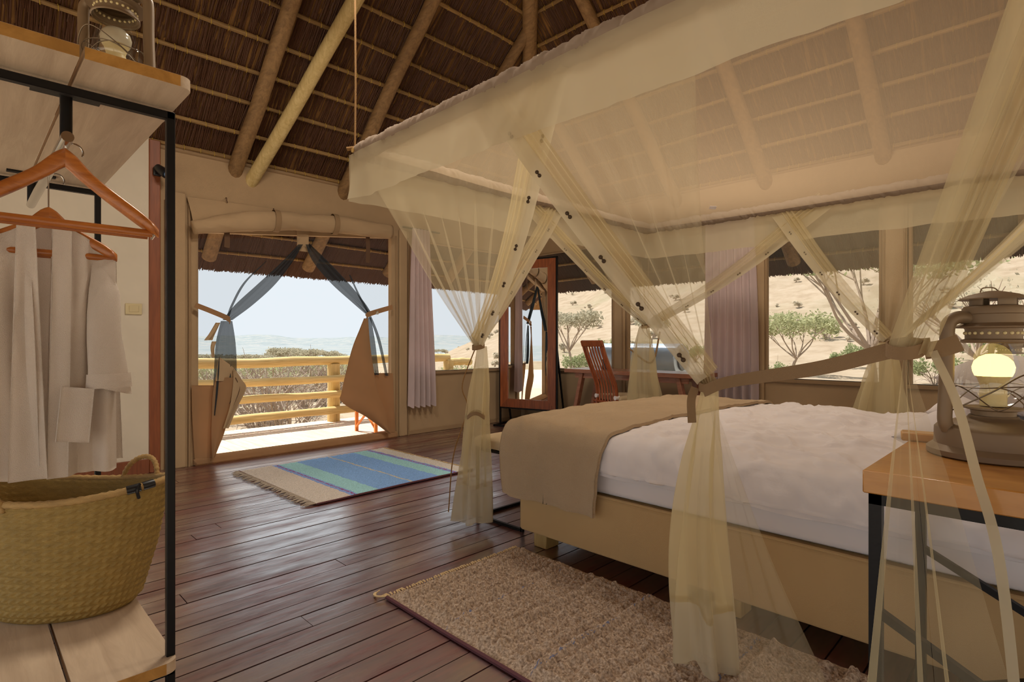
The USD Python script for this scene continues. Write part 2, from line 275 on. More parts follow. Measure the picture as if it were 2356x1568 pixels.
# floor: every board its own plank, running along the door wall
fl = thing('floor', kind='structure')
y, k = YL, 0
while y < WY:
    w = 0.108 + rng.uniform(-.004, .004)
    cuts = [XL] + sorted(c for c in ([rng.uniform(.3, 2.2)] if rng.random() < .35 else []) + ([rng.uniform(3.0, 4.8)] if rng.random() < .6 else [])) + [WX]
    for a, b in zip(cuts, cuts[1:]):
        z = rng.uniform(-.0022, .0)
        p = box(((a + b) / 2, y + w / 2, z - .0125), (b - a - .003, w - .006, .025), rx=rng.uniform(-.004, .004))
        obj('plank', p, 'floor_board', fl, smooth=20)
    y += w
obj('underlay', bx(XL, WX, YL, WY, -.12, -.03), 'black_plastic', fl)
te = thing('terrace', kind='structure')
obj('slab', [bx(-9, XL, -9, 9, -.2, -.04), bx(XL, 8, -9, YL, -.2, -.04)], 'plaster', te)  # added pale slab out of view, bounces sunlight into the room
# deck outside the door
dk = thing('deck', kind='structure')
x = -.9
DY0, DY1 = 5.27, 7.14
while x < 6.0:
    w = .148
    obj('plank', box((x + w / 2, (DY0 + DY1) / 2, -.05), (w - .006, DY1 - DY0, .04), ch=.004), 'deck_wood', dk, smooth=20)
    x += w
obj('joist', bx(-.9, 6.0, DY1 - .1, DY1 - .02, -.25, -.072), 'post_wood', dk)

# door wall
DX0, DX1, DZ = 1.44, 3.34, 2.07
V1 = (3.62, 5.02, .70, 2.20)
wf = thing('wall_far', kind='structure')
poly = sg.Polygon([(1.16, 0), (WX, 0), (WX, WT), (1.16, WT)]).difference(sg.Polygon([(DX0, -.1), (DX1, -.1), (DX1, 2.17), (DX0, 1.97)])).difference(rect(*V1))
obj('canvas_panel', wallY(poly, WY, .06), 'canvas', wf)
obj('cap', bx(1.1, WX, WY - .012, WY + .07, WT - .01, WT + .05, .01), 'canvas_trim', wf)
for x in (1.20, 1.37, 3.40, 3.56): obj('piping', tube([(x, WY - .006, .0), (x + .003, WY - .008, 1.2), (x, WY - .006, 2.2)], .011, 6), 'canvas_trim', wf)
for x0, x1 in ((1.225, 1.345), (3.43, 3.535)):      # folded door posts, proud of the wall
    obj('post_cover', bx(x0, x1, WY - .03, WY, 0, 2.28, .012), 'canvas', wf)
obj('threshold', bx(DX0 - .04, DX1 + .06, WY - .05, WY + .07, 0, .065, .015), 'flap_canvas', wf)
obj('hem_strip', bx(3.56, WX, WY - .012, WY, .0, .05, .004), 'canvas_trim', wf)
tr = thing('trim_1', kind='structure'); obj('door_post', bx(1.075, 1.155, WY - .045, WY + .07, 0, 2.66, .006), 'trim_wood', tr)
wl = thing('wall_left', kind='structure')
obj('plaster_panel', wallY(rect(XL, 1.075, 0, 3.0), WY - .035, .12), 'plaster', wl)
props(obj('baseboard_left', bx(XL, 1.075, WY - .055, WY - .035, 0, .115, .004), 'trim_wood'), kind='structure')

# back wall with a row of windows
wr = thing('wall_right', kind='structure')
WIN = [(-1.5, .90), (1.08, 2.03), (2.12, 3.57), (3.75, 5.02)]
poly = rect(YL, WY, 0, WT)
for a, b in WIN: poly = poly.difference(rect(a, b, .70, 2.20))
obj('canvas_panel', wallX(poly, WX, .06), 'canvas', wr)
obj('cap', bx(WX - .012, WX + .07, YL, WY, WT - .01, WT + .05, .01), 'canvas_trim', wr)
for a in (.99, 2.075, 3.66): obj('column', bx(WX - .04, WX, a - .085 if a != 2.075 else a - .05, a + .085 if a != 2.075 else a + .05, 0, 2.3, .012), 'canvas', wr)
for a in (.92, 1.06, 3.60, 3.72): obj('piping', tube([(WX - .042, a, 0), (WX - .042, a, 2.2)], .008, 6), 'canvas_trim', wr)
obj('corner_post', bx(WX - .07, WX, WY - .07, WY, 0, WT, .01), 'canvas', wr)
# windows: frame strips, sill and a fine screen stretched in each
def window(name, axis, a, b, z0, z1):
    w = thing(name, kind='structure')
    def B(u0, u1, d0, d1, za, zb): return bx(u0, u1, WY + d0, WY + d1, za, zb, .004) if axis == 'y' else bx(WX + d0, WX + d1, u0, u1, za, zb, .004)
    obj('sill', B(a - .02, b + .02, -.03, .10, z0 - .035, z0), 'canvas_trim', w)
    for u in (a + .011, b - .011): obj('frame', B(u - .012, u + .012, -.008, .05, z0, z1), 'canvas_trim', w)
    obj('frame', B(a, b, -.008, .05, z1 - .02, z1), 'canvas_trim', w)
    s = B(a + .02, b - .02, .028, .030, z0, z1 - .02)
    obj('screen', s, 'window_screen', w)
window('window_1', 'y', *V1)
for i, (a, b) in enumerate(WIN): window(f'window_{i + 2}', 'x', a, b, .70, 2.20)

# ---------------------------------------------------------------- roof: a thatched hip on round rafters
APX = (2.34, 2.11); AZ = WT + PITCH * (WX - APX[0])
def roof_z(x, y): return WT + PITCH * np.minimum.reduce([WY - y, WX - x, x - (APX[0] * 2 - WX), y - (2 * APX[1] - WY) ])
ce = thing('ceiling', kind='structure')
th = .16
def roof_plane(kind):
    if kind == 'y': c = [(APX[0] * 2 - WX - EAVE, WY + EAVE), (WX + EAVE, WY + EAVE), APX]
    elif kind == 'x': c = [(WX + EAVE, WY + EAVE), (WX + EAVE, 2 * APX[1] - WY - EAVE), APX]
    elif kind == 'xl': c = [(APX[0] * 2 - WX - EAVE, 2 * APX[1] - WY - EAVE), (APX[0] * 2 - WX - EAVE, WY + EAVE), APX]
    else: c = [(WX + EAVE, 2 * APX[1] - WY - EAVE), (APX[0] * 2 - WX - EAVE, 2 * APX[1] - WY - EAVE), APX]
    z = [WT - PITCH * EAVE] * 2 + [AZ]
    lo = np.array([(*p, h) for p, h in zip(c, z)]); hi = lo + [0, 0, th]
    v = np.vstack([lo, hi]); f = [[0, 1, 2], [3, 5, 4]] + [q for a in range(3) for q in ([a, a + 3, (a + 1) % 3], [(a + 1) % 3, a + 3, (a + 1) % 3 + 3])]
    return trimesh.Trimesh(v, f, process=False)
off = .045      # thatch lies this far above the rafter plane
for kd, m in (('y', 'thatch_y'), ('x', 'thatch_x'), ('xl', 'thatch_x'), ('yb', 'thatch_y')):
    t = roof_plane(kd); t.apply_translation((0, 0, off)); obj('thatch', t, m, ce, smooth=False)
# loose stalks on the underside, over the part of the roof the room shows
def stalks(kind, u0, u1, n, s0=-EAVE - .03, s1=3.1):
    u = rng.uniform(u0, u1, n); s = rng.uniform(s0, s1, n); L = rng.uniform(.25, .6, n); w = rng.uniform(.003, .006, n); tilt = rng.normal(0, .05, n)
    eav = rng.random(n) < .42; s = np.where(eav, -EAVE - .012 + rng.normal(0, .011, n), s)
    s2 = s + L; d = rng.uniform(.002, .018, n); un = np.stack([u, u + tilt * L], 1)
    V = []
    for q, (ss, uu) in enumerate(((s, un[:, 0]), (s2, un[:, 1]))):
        for sg_ in (-1, 0, 1):
            zz = WT + PITCH * ss + off - d - (.006 if sg_ == 0 else 0)
            a = uu + sg_ * w; b = (WY if kind == 'y' else WX) - ss
            V.append(np.stack([a, b, zz] if kind == 'y' else [b, a, zz], 1))
    keep = s2 < (np.minimum(WX - u, u - (APX[0] * 2 - WX)) if kind == 'y' else np.minimum(WY - u, u - (2 * APX[1] - WY))) + 0
    V = np.stack(V, 1)[keep]; n = len(V); base = np.arange(n)[:, None] * 6
    f = np.concatenate([base + q for q in ([0, 3, 1], [1, 3, 4], [1, 4, 2], [2, 4, 5])])
    return trimesh.Trimesh(V.reshape(-1, 3), f, process=False)
obj('straw_stalks', stalks('y', -1.2, 6.3, 21000), 'straw', ce, smooth=False, kind='stuff')
obj('straw_stalks', stalks('x', -1.6, 6.1, 21000), 'straw', ce, smooth=False, kind='stuff')
def slope_pt(kind, u, s, drop=0):
    z = WT + PITCH * s - drop
    return np.array([u, WY - s, z]) if kind == 'y' else np.array([WX - s, u, z])
def wob(a, b, n, amp, seed):
    t = np.linspace(0, 1, n)[:, None]; p = np.asarray(a) * (1 - t) + np.asarray(b) * t
    return p + amp * (np.stack([fbm(np.stack([t[:, 0] * 4 + seed, t[:, 0] * 0 + k * 7, t[:, 0] * 0], 1), 2, seed) for k in range(3)], 1) - .5) * 2
RA = .062
for kd, spots in (('y', (-.30, .73, 1.75, 2.775, 3.80, 4.75)), ('x', (-.6, .2, .65 + .42, 1.47 + .55, 2.95, 3.85, 4.6))):
    for u in spots:
        smax = (min(WX - u, u - (APX[0] * 2 - WX)) if kd == 'y' else min(WY - u, u - (2 * APX[1] - WY))) - .02
        if smax < .6: smax = .35
        p = wob(slope_pt(kd, u, -.80, RA - .015), slope_pt(kd, u, smax, RA - .015), 14, .018, int(abs(u) * 100) % 97)
        obj('rafter', tube(p, np.linspace(RA * 1.08, RA * .86, 14), 12), 'rafter_' + kd, ce)
# a paler pole laid slantwise across the left bay
p = wob(slope_pt('y', 1.86, -.1, RA * 2 - .02), slope_pt('y', 2.36, 2.3, RA * 2 - .02), 12, .012, 5); obj('rafter', tube(p, .058, 12), 'post_wood', ce, label='paler round pole laid slantwise against the rafters')
hp = [(WX + .75, WY + .75, WT - PITCH * .75 - .05), (APX[0], WY - (WX - APX[0]), AZ - .06)]
obj('hip_rafter', tube(wob(*hp, 16, .015, 9), .07, 12), 'rafter_y', ce)
bind = []
def lath(kd, s, k):
    lo = (APX[0] * 2 - WX if kd == 'y' else 2 * APX[1] - WY) + max(s, -EAVE); hi = (WX if kd == 'y' else WY) - s
    lo = max(lo, -1.4 if kd == 'y' else -1.4)
    n = 26; a, b = slope_pt(kd, lo, s, -.012), slope_pt(kd, hi, s, -.012)
    p = wob(a, b, n, .014, 11 + k); rr = .0165 * (1 + .12 * np.sin(np.arange(n) * 1.7 + k)); obj('lath', tube(p, rr, 8), 'lath_' + ('x' if kd == 'y' else 'y'), ce)
    Ln = np.linalg.norm(b - a)
    for q in np.arange(.06, Ln, .105):
        q += rng.uniform(-.02, .02); f = np.clip(q / Ln, 0, 1) * (n - 1); i = min(int(f), n - 2); c = p[i] + (p[i + 1] - p[i]) * (f - i); h = np.arange(7) * 2 * PI / 6; R = .0195
        ring = np.stack([np.zeros(7), R * np.cos(h), R * np.sin(h)], 1) if kd == 'y' else np.stack([R * np.cos(h), np.zeros(7), R * np.sin(h)], 1)
        ring[:, 0 if kd == 'y' else 1] += np.linspace(-.007, .007, 7)
        bind.append(tube(c + ring, .0032, 3, caps=False))
for k, s in enumerate(np.arange(-.80, 2.75, .205)):
    lath('y', s, k); lath('x', s, k + 40)
obj('binding', bind, 'tie_yellow', ce, smooth=False, kind='stuff')
# four corner poles out of view, at the sides left open for daylight
for x, y in ((XL, YL), (XL, WY - .1), (WX - .1, YL)): obj('pole', tube([(x, y, -.1), (x, y, 2.62)], .08, 12), 'post_wood', ce)

# ---------------------------------------------------------------- the land outside
def terrain():
    az = np.concatenate([np.radians(np.linspace(-180, -62, 30)), np.radians(np.linspace(-60, 66, 190)), np.radians(np.linspace(68, 180, 30))[:-1]])
    rr = np.concatenate([[2.0, 5, 7.2, 7.6, 8, 8.6], np.geomspace(9.2, 420, 90), np.geomspace(440, 9000, 26)])
    A, Rr = np.meshgrid(az, rr, indexing='ij')
    px = CX + FPX * np.tan(np.clip(A, -1.1, 1.1))
    base = np.interp(Rr, [2, 7, 9, 14, 30, 70, 130, 180, 600, 1500, 9000], [-.75, -.75, -.85, -1.25, -2.0, -3.3, -4.2, -7., -60, -75, -75])
    flat = np.interp(Rr, [2, 9, 30, 120, 9000], [-.75, -.8, -.9, -1.0, -1.])
    wr_ = np.clip((px - 1000) / 240, 0, 1); base = base * (1 - wr_) + flat * wr_
    tn = np.interp(px, [960, 996, 1020, 1103, 1200, 1290, 1340, 1400, 1700, 2100, 2600], [0, .012, .02, .042, .075, .108, .116, .15, .26, .33, .36])
    tn = np.where(A > 1.0, .3, tn); Rc = 330.
    t = np.clip((Rr - 38) / (Rc - 38), 0, 1); hill = tn * Rc * (t * t * (3 - 2 * t)) * np.where(Rr > Rc, np.clip(1 - (Rr - Rc) / 500, 0, 1), 1)
    X = Rr * (np.cos(A) + np.sin(A)) / R2; Yy = Rr * (np.cos(A) - np.sin(A)) / R2
    Z = base + hill
    P3 = np.stack([X, Yy, Z * 0], -1)
    Z = Z + (fbm(P3 * .25, 4, 3) - .5) * np.interp(Rr, [5, 20, 200], [.1, .5, 1.2]) + (fbm(P3 * .012, 4, 8) - .5) * np.interp(Rr, [60, 400, 5000], [0, 9, 10]) * np.clip(hill / 20, .15, 1)
    return A, Rr, np.stack([X, Yy, Z], -1), az, rr
A_, R_, GP, az_, rr_ = terrain()
near = rr_ < 430
props(obj('ground', grid(GP[:, near], False), 'savanna', smooth=True), kind='structure')
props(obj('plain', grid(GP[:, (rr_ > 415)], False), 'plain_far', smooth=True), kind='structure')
from scipy.interpolate import RegularGridInterpolator
_gz = RegularGridInterpolator((az_, rr_), GP[..., 2], bounds_error=False, fill_value=None)
def ground_at(px, dist):
    a = math.atan((px - CX) / FPX); d = dist
    return np.array([d * (math.cos(a) + math.sin(a)) / R2, d * (math.cos(a) - math.sin(a)) / R2, float(_gz((a, d)))])
# low hills along the horizon, their blue haze put into the colour
xs = np.linspace(-72, 6, 120); a = np.radians(xs); h = 150 + 190 * (fbm(np.stack([xs * .16, xs * 0, xs * 0], 1), 4, 21) - .35)
ring = []
for d, f in ((9500, 0), (11500, 1.), (14000, .2)): ring.append(np.stack([d * (np.cos(a) + np.sin(a)) / R2, d * (np.cos(a) - np.sin(a)) / R2, -75 + f * h], 1))
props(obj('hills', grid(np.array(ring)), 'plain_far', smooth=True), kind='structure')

# ================================================================ BED
BX0, BX1, BY0, BY1 = 2.03, 3.95, -0.06, 1.98
bed = thing('bed', 'wide low bed base upholstered in tan cloth on short wooden feet', 'bed')
def rbox(x0, x1, y0, y1, z0, z1, rad, n=5):
    """a box with rounded edges"""
    s = np.array([x1 - x0, y1 - y0, z1 - z0]) / 2 - rad; m = trimesh.creation.icosphere(2, rad); v = m.vertices
    m.vertices = v + np.sign(np.where(np.abs(v) < 1e-9, 1, v)) * s; m = m.convex_hull; m.apply_translation(((x0 + x1) / 2, (y0 + y1) / 2, (z0 + z1) / 2)); return m
obj('base', rbox(BX0, BX1, BY0, BY1, .088, .352, .018), 'box_cloth', bed, smooth=50)
for x in (BX0 + .07, BX1 - .13):
    for y in (BY1 - .05, .95, BY0 + .12): obj('foot', box((x + .04, y - .04, .044), (.10, .085, .088), ch=.004), 'pine', bed)
obj('seam_piping', tube([(BX0 + .008, BY0 + .02, .353), (BX0 + .008, BY1 - .02, .353)], .006, 6), 'box_cloth', bed)
mt = thing('mattress', 'thick mattress in a plain white sheet lying on the tan bed base', 'mattress')
obj('body', rbox(BX0 + .015, BX1 - .015, BY0 + .02, BY1 - .025, .354, .575, .05), 'sheet_white', mt, smooth=60)

def drape(name, mat, y0, y1, low, topz, out, seed, wr=.010, far_low=None, ny=90, nx=120, thick=.008, edge=0., fold=.0, slope=0., **kw):
    """bed cloth: hangs from the near side, over the top and down the far side"""
    far_low = low if far_low is None else far_low
    pr = [(BX0 - out, low), (BX0 - out - .004, low + .10), (BX0 - out + .002, topz - .10), (BX0 - out + .028, topz - .038), (BX0 - out + .09, topz - .006), (BX0 + .4, topz + .012), ((BX0 + BX1) / 2, topz + .02), (BX1 - .4, topz + .012), (BX1 + out - .09, topz - .006), (BX1 + out - .028, topz - .038), (BX1 + out, topz - .10), (BX1 + out, far_low)]
    pr = np.array([p for k, p in enumerate(pr) if not (k == 1 and pr[1][1] > pr[2][1] - .02)]); c = curve(np.stack([pr[:, 0], pr[:, 1], pr[:, 1] * 0], 1), nx * 4)
    L = np.concatenate([[0], np.cumsum(np.linalg.norm(np.diff(c, axis=0), axis=1))]); s = np.linspace(0, L[-1], nx); X = np.interp(s, L, c[:, 0]); Z = np.interp(s, L, c[:, 1])
    tx = np.gradient(X); tz = np.gradient(Z); ln = np.hypot(tx, tz); nxn, nzn = -tz / ln, tx / ln
    yy = np.linspace(y0, y1, ny); S, Y = np.meshgrid(s, yy, indexing='ij')
    Xg, Zg = np.repeat(X[:, None], ny, 1), np.repeat(Z[:, None], ny, 1)
    q = np.stack([S * 2.3 + Y * 1.2, Y * 5.0 - S * 1.5, S * 0], -1)
    calm = np.interp(Y, [1.30, 1.46], [1, .25]) if name == 'duvet' else 1.
    h = (fbm(q, 3, seed) - .5) * 2; h = np.sign(h) * np.abs(h) ** .8
    fine = 1 - np.abs(fbm(np.stack([S * 7 + Y * 5, Y * 9 - S * 9, S * 0], -1), 3, seed + 3) - .5) * 4
    q2 = np.stack([S * 3.2 - Y * 6.5, S * 6 + Y * 2.0, S * 0], -1); crease = np.clip(1 - np.abs(fbm(q2, 3, seed + 11) - .5) * 9, 0, 1)
    d = calm * (wr * (h + .25 * np.clip(fine, -1, 1) + .55 * crease)) + .011
    side = np.clip((topz - .06 - Zg) / .12, 0, 1)
    d = d + side * fold * (np.sin(Y * 23 + 2 * fbm(np.stack([Y * 2, Y * 0, Y * 0], -1), 2, seed)) * .5 + .5)
    Yg = Y + edge * (fbm(np.stack([S * 3, Y * 0 + (Y > (y0 + y1) / 2) * 9, S * 0], -1), 3, seed + 5) - .5) + slope * (S - s[0]) * (Y < (y0 + y1) / 2)
    low_wave = side * .03 * (fbm(np.stack([Y * 6, Y * 0, Y * 0], -1), 2, seed + 9) - .5) * (S < L[-1] / 2)
    P = np.stack([Xg + nxn[:, None] * d, Yg, Zg + nzn[:, None] * d + low_wave], -1)
    return shell(P, thick)
dv = thing('duvet', 'crumpled white duvet spread over the mattress between throw and pillows', 'duvet')
obj('cover', drape('duvet', 'sheet_white', BY0 + .05, 1.90, .475, .612, .012, 31, wr=.026, nx=150, ny=150, thick=.02, fold=.010), 'sheet_white', dv, smooth=True)
obj('turned_hem', drape('hem', 'sheet_white', BY0 + .04, 1.86, .452, .56, .008, 37, wr=.004, nx=60, ny=80, thick=.006, fold=.010), 'sheet_white', dv, smooth=True)
tw = thing('throw_blanket', 'beige ribbed throw laid across the foot of the white bed', 'blanket')
obj('cloth', drape('throw', 'throw_beige', 1.46, 2.07, .27, .632, .036, 53, wr=.010, nx=130, ny=70, thick=.016, edge=.05, fold=.018, slope=-.022), 'throw_beige', tw, smooth=True)
def pillow(w, d, h, seed):
    n = 28; u, v = np.meshgrid(np.linspace(-1, 1, n), np.linspace(-1, 1, n), indexing='ij'); f = np.clip((1 - np.abs(u) ** 2.6) * (1 - np.abs(v) ** 2.6), 0, 1) ** .48
    wrk = (fbm(np.stack([u * 2.4, v * 2.4, u * 0], -1), 3, seed) - .5) * .05
    pin = 1 - .07 * (1 - np.abs(u) ** 2) * np.abs(v) ** 3; pin2 = 1 - .07 * (1 - np.abs(v) ** 2) * np.abs(u) ** 3
    top = np.stack([u * w / 2 * pin2, v * d / 2 * pin, h / 2 * f * (1 + wrk * 3)], -1); bot = top * [1, 1, -.8]
    a, b = grid(top), grid(bot[:, ::-1]); m = join([a, b]); m.merge_vertices(digits_vertex=5); return m
def put(m, loc, rx=0, ry=0, rz=0):
    for a, ax in ((rx, [1, 0, 0]), (ry, [0, 1, 0]), (rz, [0, 0, 1])):
        if a: m.apply_transform(trimesh.transformations.rotation_matrix(a, ax))
    m.apply_translation(loc); return m
for i, (x, z, rx, lab, y) in enumerate(((2.52, .712, .10, 'plump white pillow at the bed head behind the nearer nightstand', .16), (3.38, .712, .10, 'white pillow lying flat on the far half of the bed head', .2), (2.60, .872, .26, 'white pillow propped on top of the nearer pillow', .07), (3.40, .872, .26, 'white pillow propped on the pillow of the far half', .1))):
    p = thing('pillow', lab, 'pillow', loc=(x, y, z)); obj('cushion', put(pillow(.72, .48, .19, 60 + i), (0, 0, 0), rx=rx, rz=rng.uniform(-.05, .05)), 'sheet_white', p, smooth=True)
    obj('piped_edge', put(tube(curve([(-.35, -.23, 0), (0, -.215, .01), (.35, -.23, 0)], 12), .006, 6), (0, 0, 0), rx=rx), 'sheet_white', p)

# bench at the foot of the bed
bn = thing('bench', 'low black steel bench with a cream cushion at the foot of the bed', 'bench', loc=(2.20, 2.12, 0))
t = .016
obj('frame', [bar((0, 0, t / 2), (0, .37, t / 2), t), bar((1.4, 0, t / 2), (1.4, .37, t / 2), t), bar((0, .37, t / 2), (1.4, .37, t / 2), t), bar((0, 0, .41), (1.4, 0, .41), t), bar((0, .37, .41), (1.4, .37, .41), t), bar((0, 0, .41), (0, .37, .41), t), bar((1.4, 0, .41), (1.4, .37, .41), t)], 'black_steel', bn)
for x in (0, 1.4):
    for y in (0, .37): obj('leg', bar((x, y, 0), (x, y, .42), t), 'black_steel', bn)
obj('seat_cushion', rbox(-.02, 1.42, -.02, .39, .419, .485, .025), 'cushion_cloth', bn, smooth=60)

# ================================================================ MOSQUITO NET
NX0, NX1, NY0, NY1, NH = 1.57, 4.54, -.22, 2.75, 2.09
VAL = .265
nt = thing('mosquito_net', 'cream mosquito net canopy hung from the roof around the bed, sides tied back', 'mosquito net')
# frame and gathered sleeve
for a, b in (((NX0, NY0, NH), (NX0, NY1, NH)), ((NX0, NY1, NH), (NX1, NY1, NH)), ((NX1, NY1, NH), (NX1, NY0, NH)), ((NX0, NY0, NH), (NX1, NY0, NH))):
    a, b = np.array(a), np.array(b); e = (b - a) / np.linalg.norm(b - a)
    obj('frame_pole', tube([a - e * .05, b + e * .05], .014, 10), 'pine', nt)
    n = 420; s = np.linspace(0, 1, n); p = a + (b - a) * s[:, None]
    rr_s = .044 + .008 * (fbm(np.stack([s * 40, s * 0, s * 0], 1), 3, 5) - .5) * 2; m = tube(p, rr_s, 22)
    v = m.vertices; w_ = v @ e; v += (m.vertex_normals * (np.abs(fbm(np.stack([w_ * 26 + v[:, 2] * 14, v[:, 2] * 16 + w_ * 9, w_ * 0], 1), 3, 4) - .5)[:, None] * -.032 + .003)); m.vertices = v; obj('sleeve', m, 'net_sleeve', nt, smooth=True)
def strip(a, b, z0, z1, seed, amp=.030, nu=240, nv=16, out=(0, 0, 0)):
    a, b = np.array(a, float), np.array(b, float); e = (b - a) / np.linalg.norm(b - a); nrm = np.array([e[1], -e[0], 0])
    L = np.linalg.norm(b - a); u = np.linspace(0, 1, nu); v = np.linspace(0, 1, nv); U, V = np.meshgrid(u, v, indexing='ij')
    f = fbm(np.stack([U * L * 6, V * .8, U * 0], -1), 3, seed) - .5; bot = (fbm(np.stack([U * L * 3, U * 0, U * 0], -1), 3, seed + 2) - .5) * .035
    P = a + (b - a) * U[..., None] + np.array(out) + nrm * (f * amp * 2 * (V * .8 + .2))[..., None]
    P[..., 2] = z0 + (z1 - z0) * V + bot * V; return P
for k, (a, b, o) in enumerate((((NX0 - .045, NY0, 0), (NX0 - .045, NY1 + .045, 0), 0), ((NX0 - .045, NY1 + .045, 0), (NX1 + .045, NY1 + .045, 0), 0), ((NX1 + .045, NY1 + .045, 0), (NX1 + .045, NY0, 0), 0), ((NX1 + .03, NY0 - .03, 0), (NX0 - .03, NY0 - .03, 0), 0))):
    obj('valance', grid(strip(a, b, NH - .015, NH - VAL, 70 + k)), 'net_hem', nt, smooth=True)
# the sheer roof, sagging between the poles
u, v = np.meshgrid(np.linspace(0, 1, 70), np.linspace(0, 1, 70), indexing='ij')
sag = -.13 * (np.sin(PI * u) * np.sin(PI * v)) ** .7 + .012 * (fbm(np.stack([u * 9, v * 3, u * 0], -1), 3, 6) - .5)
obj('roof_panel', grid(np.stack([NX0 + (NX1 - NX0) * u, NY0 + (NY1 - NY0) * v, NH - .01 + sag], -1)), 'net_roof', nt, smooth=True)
tagp = at(1640, 476, z=1.985)
obj('care_label', box(tagp + [0, 0, -.004], (.09, .045, .002), rz=.5, rx=.12), 'sheet_white', nt, label='small white label sewn to the net roof')

G1, G2, G3 = np.array([2.09, 2.36, 1.02]), np.array([1.65, .79, .915]), np.array([1.36, .232, 1.035])
G4, G5 = np.array([4.45, 2.72, 1.185]), np.array([4.32, .83, 1.04])
def side_panel(T0, T1, G, seed, lead=None, nu=60, nv=46, sag=.05, spread=.05, folds=9, bulge=(0, 0, 0), pw=1.0):
    """net from the top edge T0..T1 gathered into G; T0 is the leading, hemmed edge"""
    T0, T1 = np.array(T0, float), np.array(T1, float); e = (T1 - T0) / np.linalg.norm(T1 - T0); nrm = np.array([e[1], -e[0], 0])
    u = np.linspace(0, 1, nu); v = np.linspace(0, 1, nv); U, V = np.meshgrid(u, v, indexing='ij')
    top = T0 + (T1 - T0) * U[..., None]; end = G + e * ((U - .5) * spread)[..., None]
    w = V ** pw; P = top + (end - top) * w[..., None]
    s = np.sin(PI * V) ; P[..., 2] -= s * sag * (1 - .6 * U)
    P += np.array(bulge) * s[..., None]
    ph = 2 * PI * folds * U + 1.5 * fbm(np.stack([U * 3, V * 1.5, U * 0], -1), 2, seed)
    amp = .010 + .016 * np.sin(PI * np.clip(V, 0, 1)) ** 1
    P += nrm * (np.sin(ph) * amp * np.clip(V * 3, 0, 1) * (.5 + fbm(np.stack([U * 8, V * 2, U * 0], -1), 2, seed + 1)))[..., None]
    return P
MIDY, MIDX = 1.42, 3.05
z = NH - .05
def panel(T0, T1, G, seed, toggles=True, band=.07, bm='net_hem', **kw):
    P = side_panel(T0, T1, G, seed, **kw); obj('side_panel', grid(P), 'net', nt, smooth=True)
    # dense hemmed leading edge, laid double, with toggles
    Q = P[0]; e = (np.array(T1) - T0); e = e / np.linalg.norm(e); w = band * (1 - .45 * np.linspace(0, 1, len(Q)))
    rows = np.linspace(-.1, 1, 8); nrm = np.array([e[1], -e[0], 0.])
    tan = np.gradient(Q, axis=0); tan /= np.linalg.norm(tan, axis=1, keepdims=True); acr = e - tan * (tan @ e)[:, None]; acr /= np.maximum(np.linalg.norm(acr, axis=1, keepdims=True), 1e-6)
    sgn = -1 if np.dot(nrm, Q[0] - [3.05, 1.2, 0]) < 0 else 1
    B = np.stack([Q + acr * (w * r_)[:, None] + nrm * sgn * (.006 + .006 * math.sin(r_ * 5)) for r_ in rows], 0)
    obj('hem_band', grid(B), bm, nt, smooth=True)
    # a sheaf of folds behind the hem
    C = np.stack([Q + acr * (w * (.9 + 1.25 * r_))[:, None] + nrm * (-sgn) * (.012 * math.sin(r_ * 19) + .004) for r_ in np.linspace(0, 1, 26)], 0)
    obj('fold_sheaf', grid(C), 'net_folds', nt, smooth=True)
    if toggles:
        for f in np.arange(.16, .95, .155):
            i = int(f * (len(Q) - 1)); c = Q[i] + acr[i] * w[i] * .45 + nrm * sgn * .014; d = tan[i] * .010
            obj('toggle', [put(trimesh.creation.icosphere(1, .0078), c + d), put(trimesh.creation.icosphere(1, .0078), c - d), tube([c - d * .8, c + d * .8], .003, 5)], 'toggle', nt)
# near side: towards the foot, and towards the head in two sweeps
panel((NX0, MIDY - .14, z), (NX0, NY1, z), G1, 81, folds=8, sag=.10, spread=.06)
panel((NX0, MIDY + .32, z), (NX0, .80, z), G2, 83, folds=6, sag=.02, spread=.05)
panel((NX0 - .01, .0, z), (NX0 - .03, -.21, z), G3, 85, toggles=False, folds=5, sag=.02, spread=.05, band=.06, bm='net_folds')
# foot side
panel((MIDX + .25, NY1, z), (NX0 + .02, NY1, z), G1 + [.02, .03, 0], 87, folds=7, sag=.06, spread=.05)
panel((MIDX - .25, NY1, z), (NX1, NY1, z), G4, 89, folds=7, sag=.05, spread=.06)
# far side
panel((NX1, MIDY - .20, z), (NX1, NY1, z), G4 + [.02, -.03, 0], 91, folds=7, sag=.06, spread=.06)
panel((NX1, MIDY + .22, z), (NX1, NY0, z), G5, 93, folds=7, sag=.05, spread=.06)
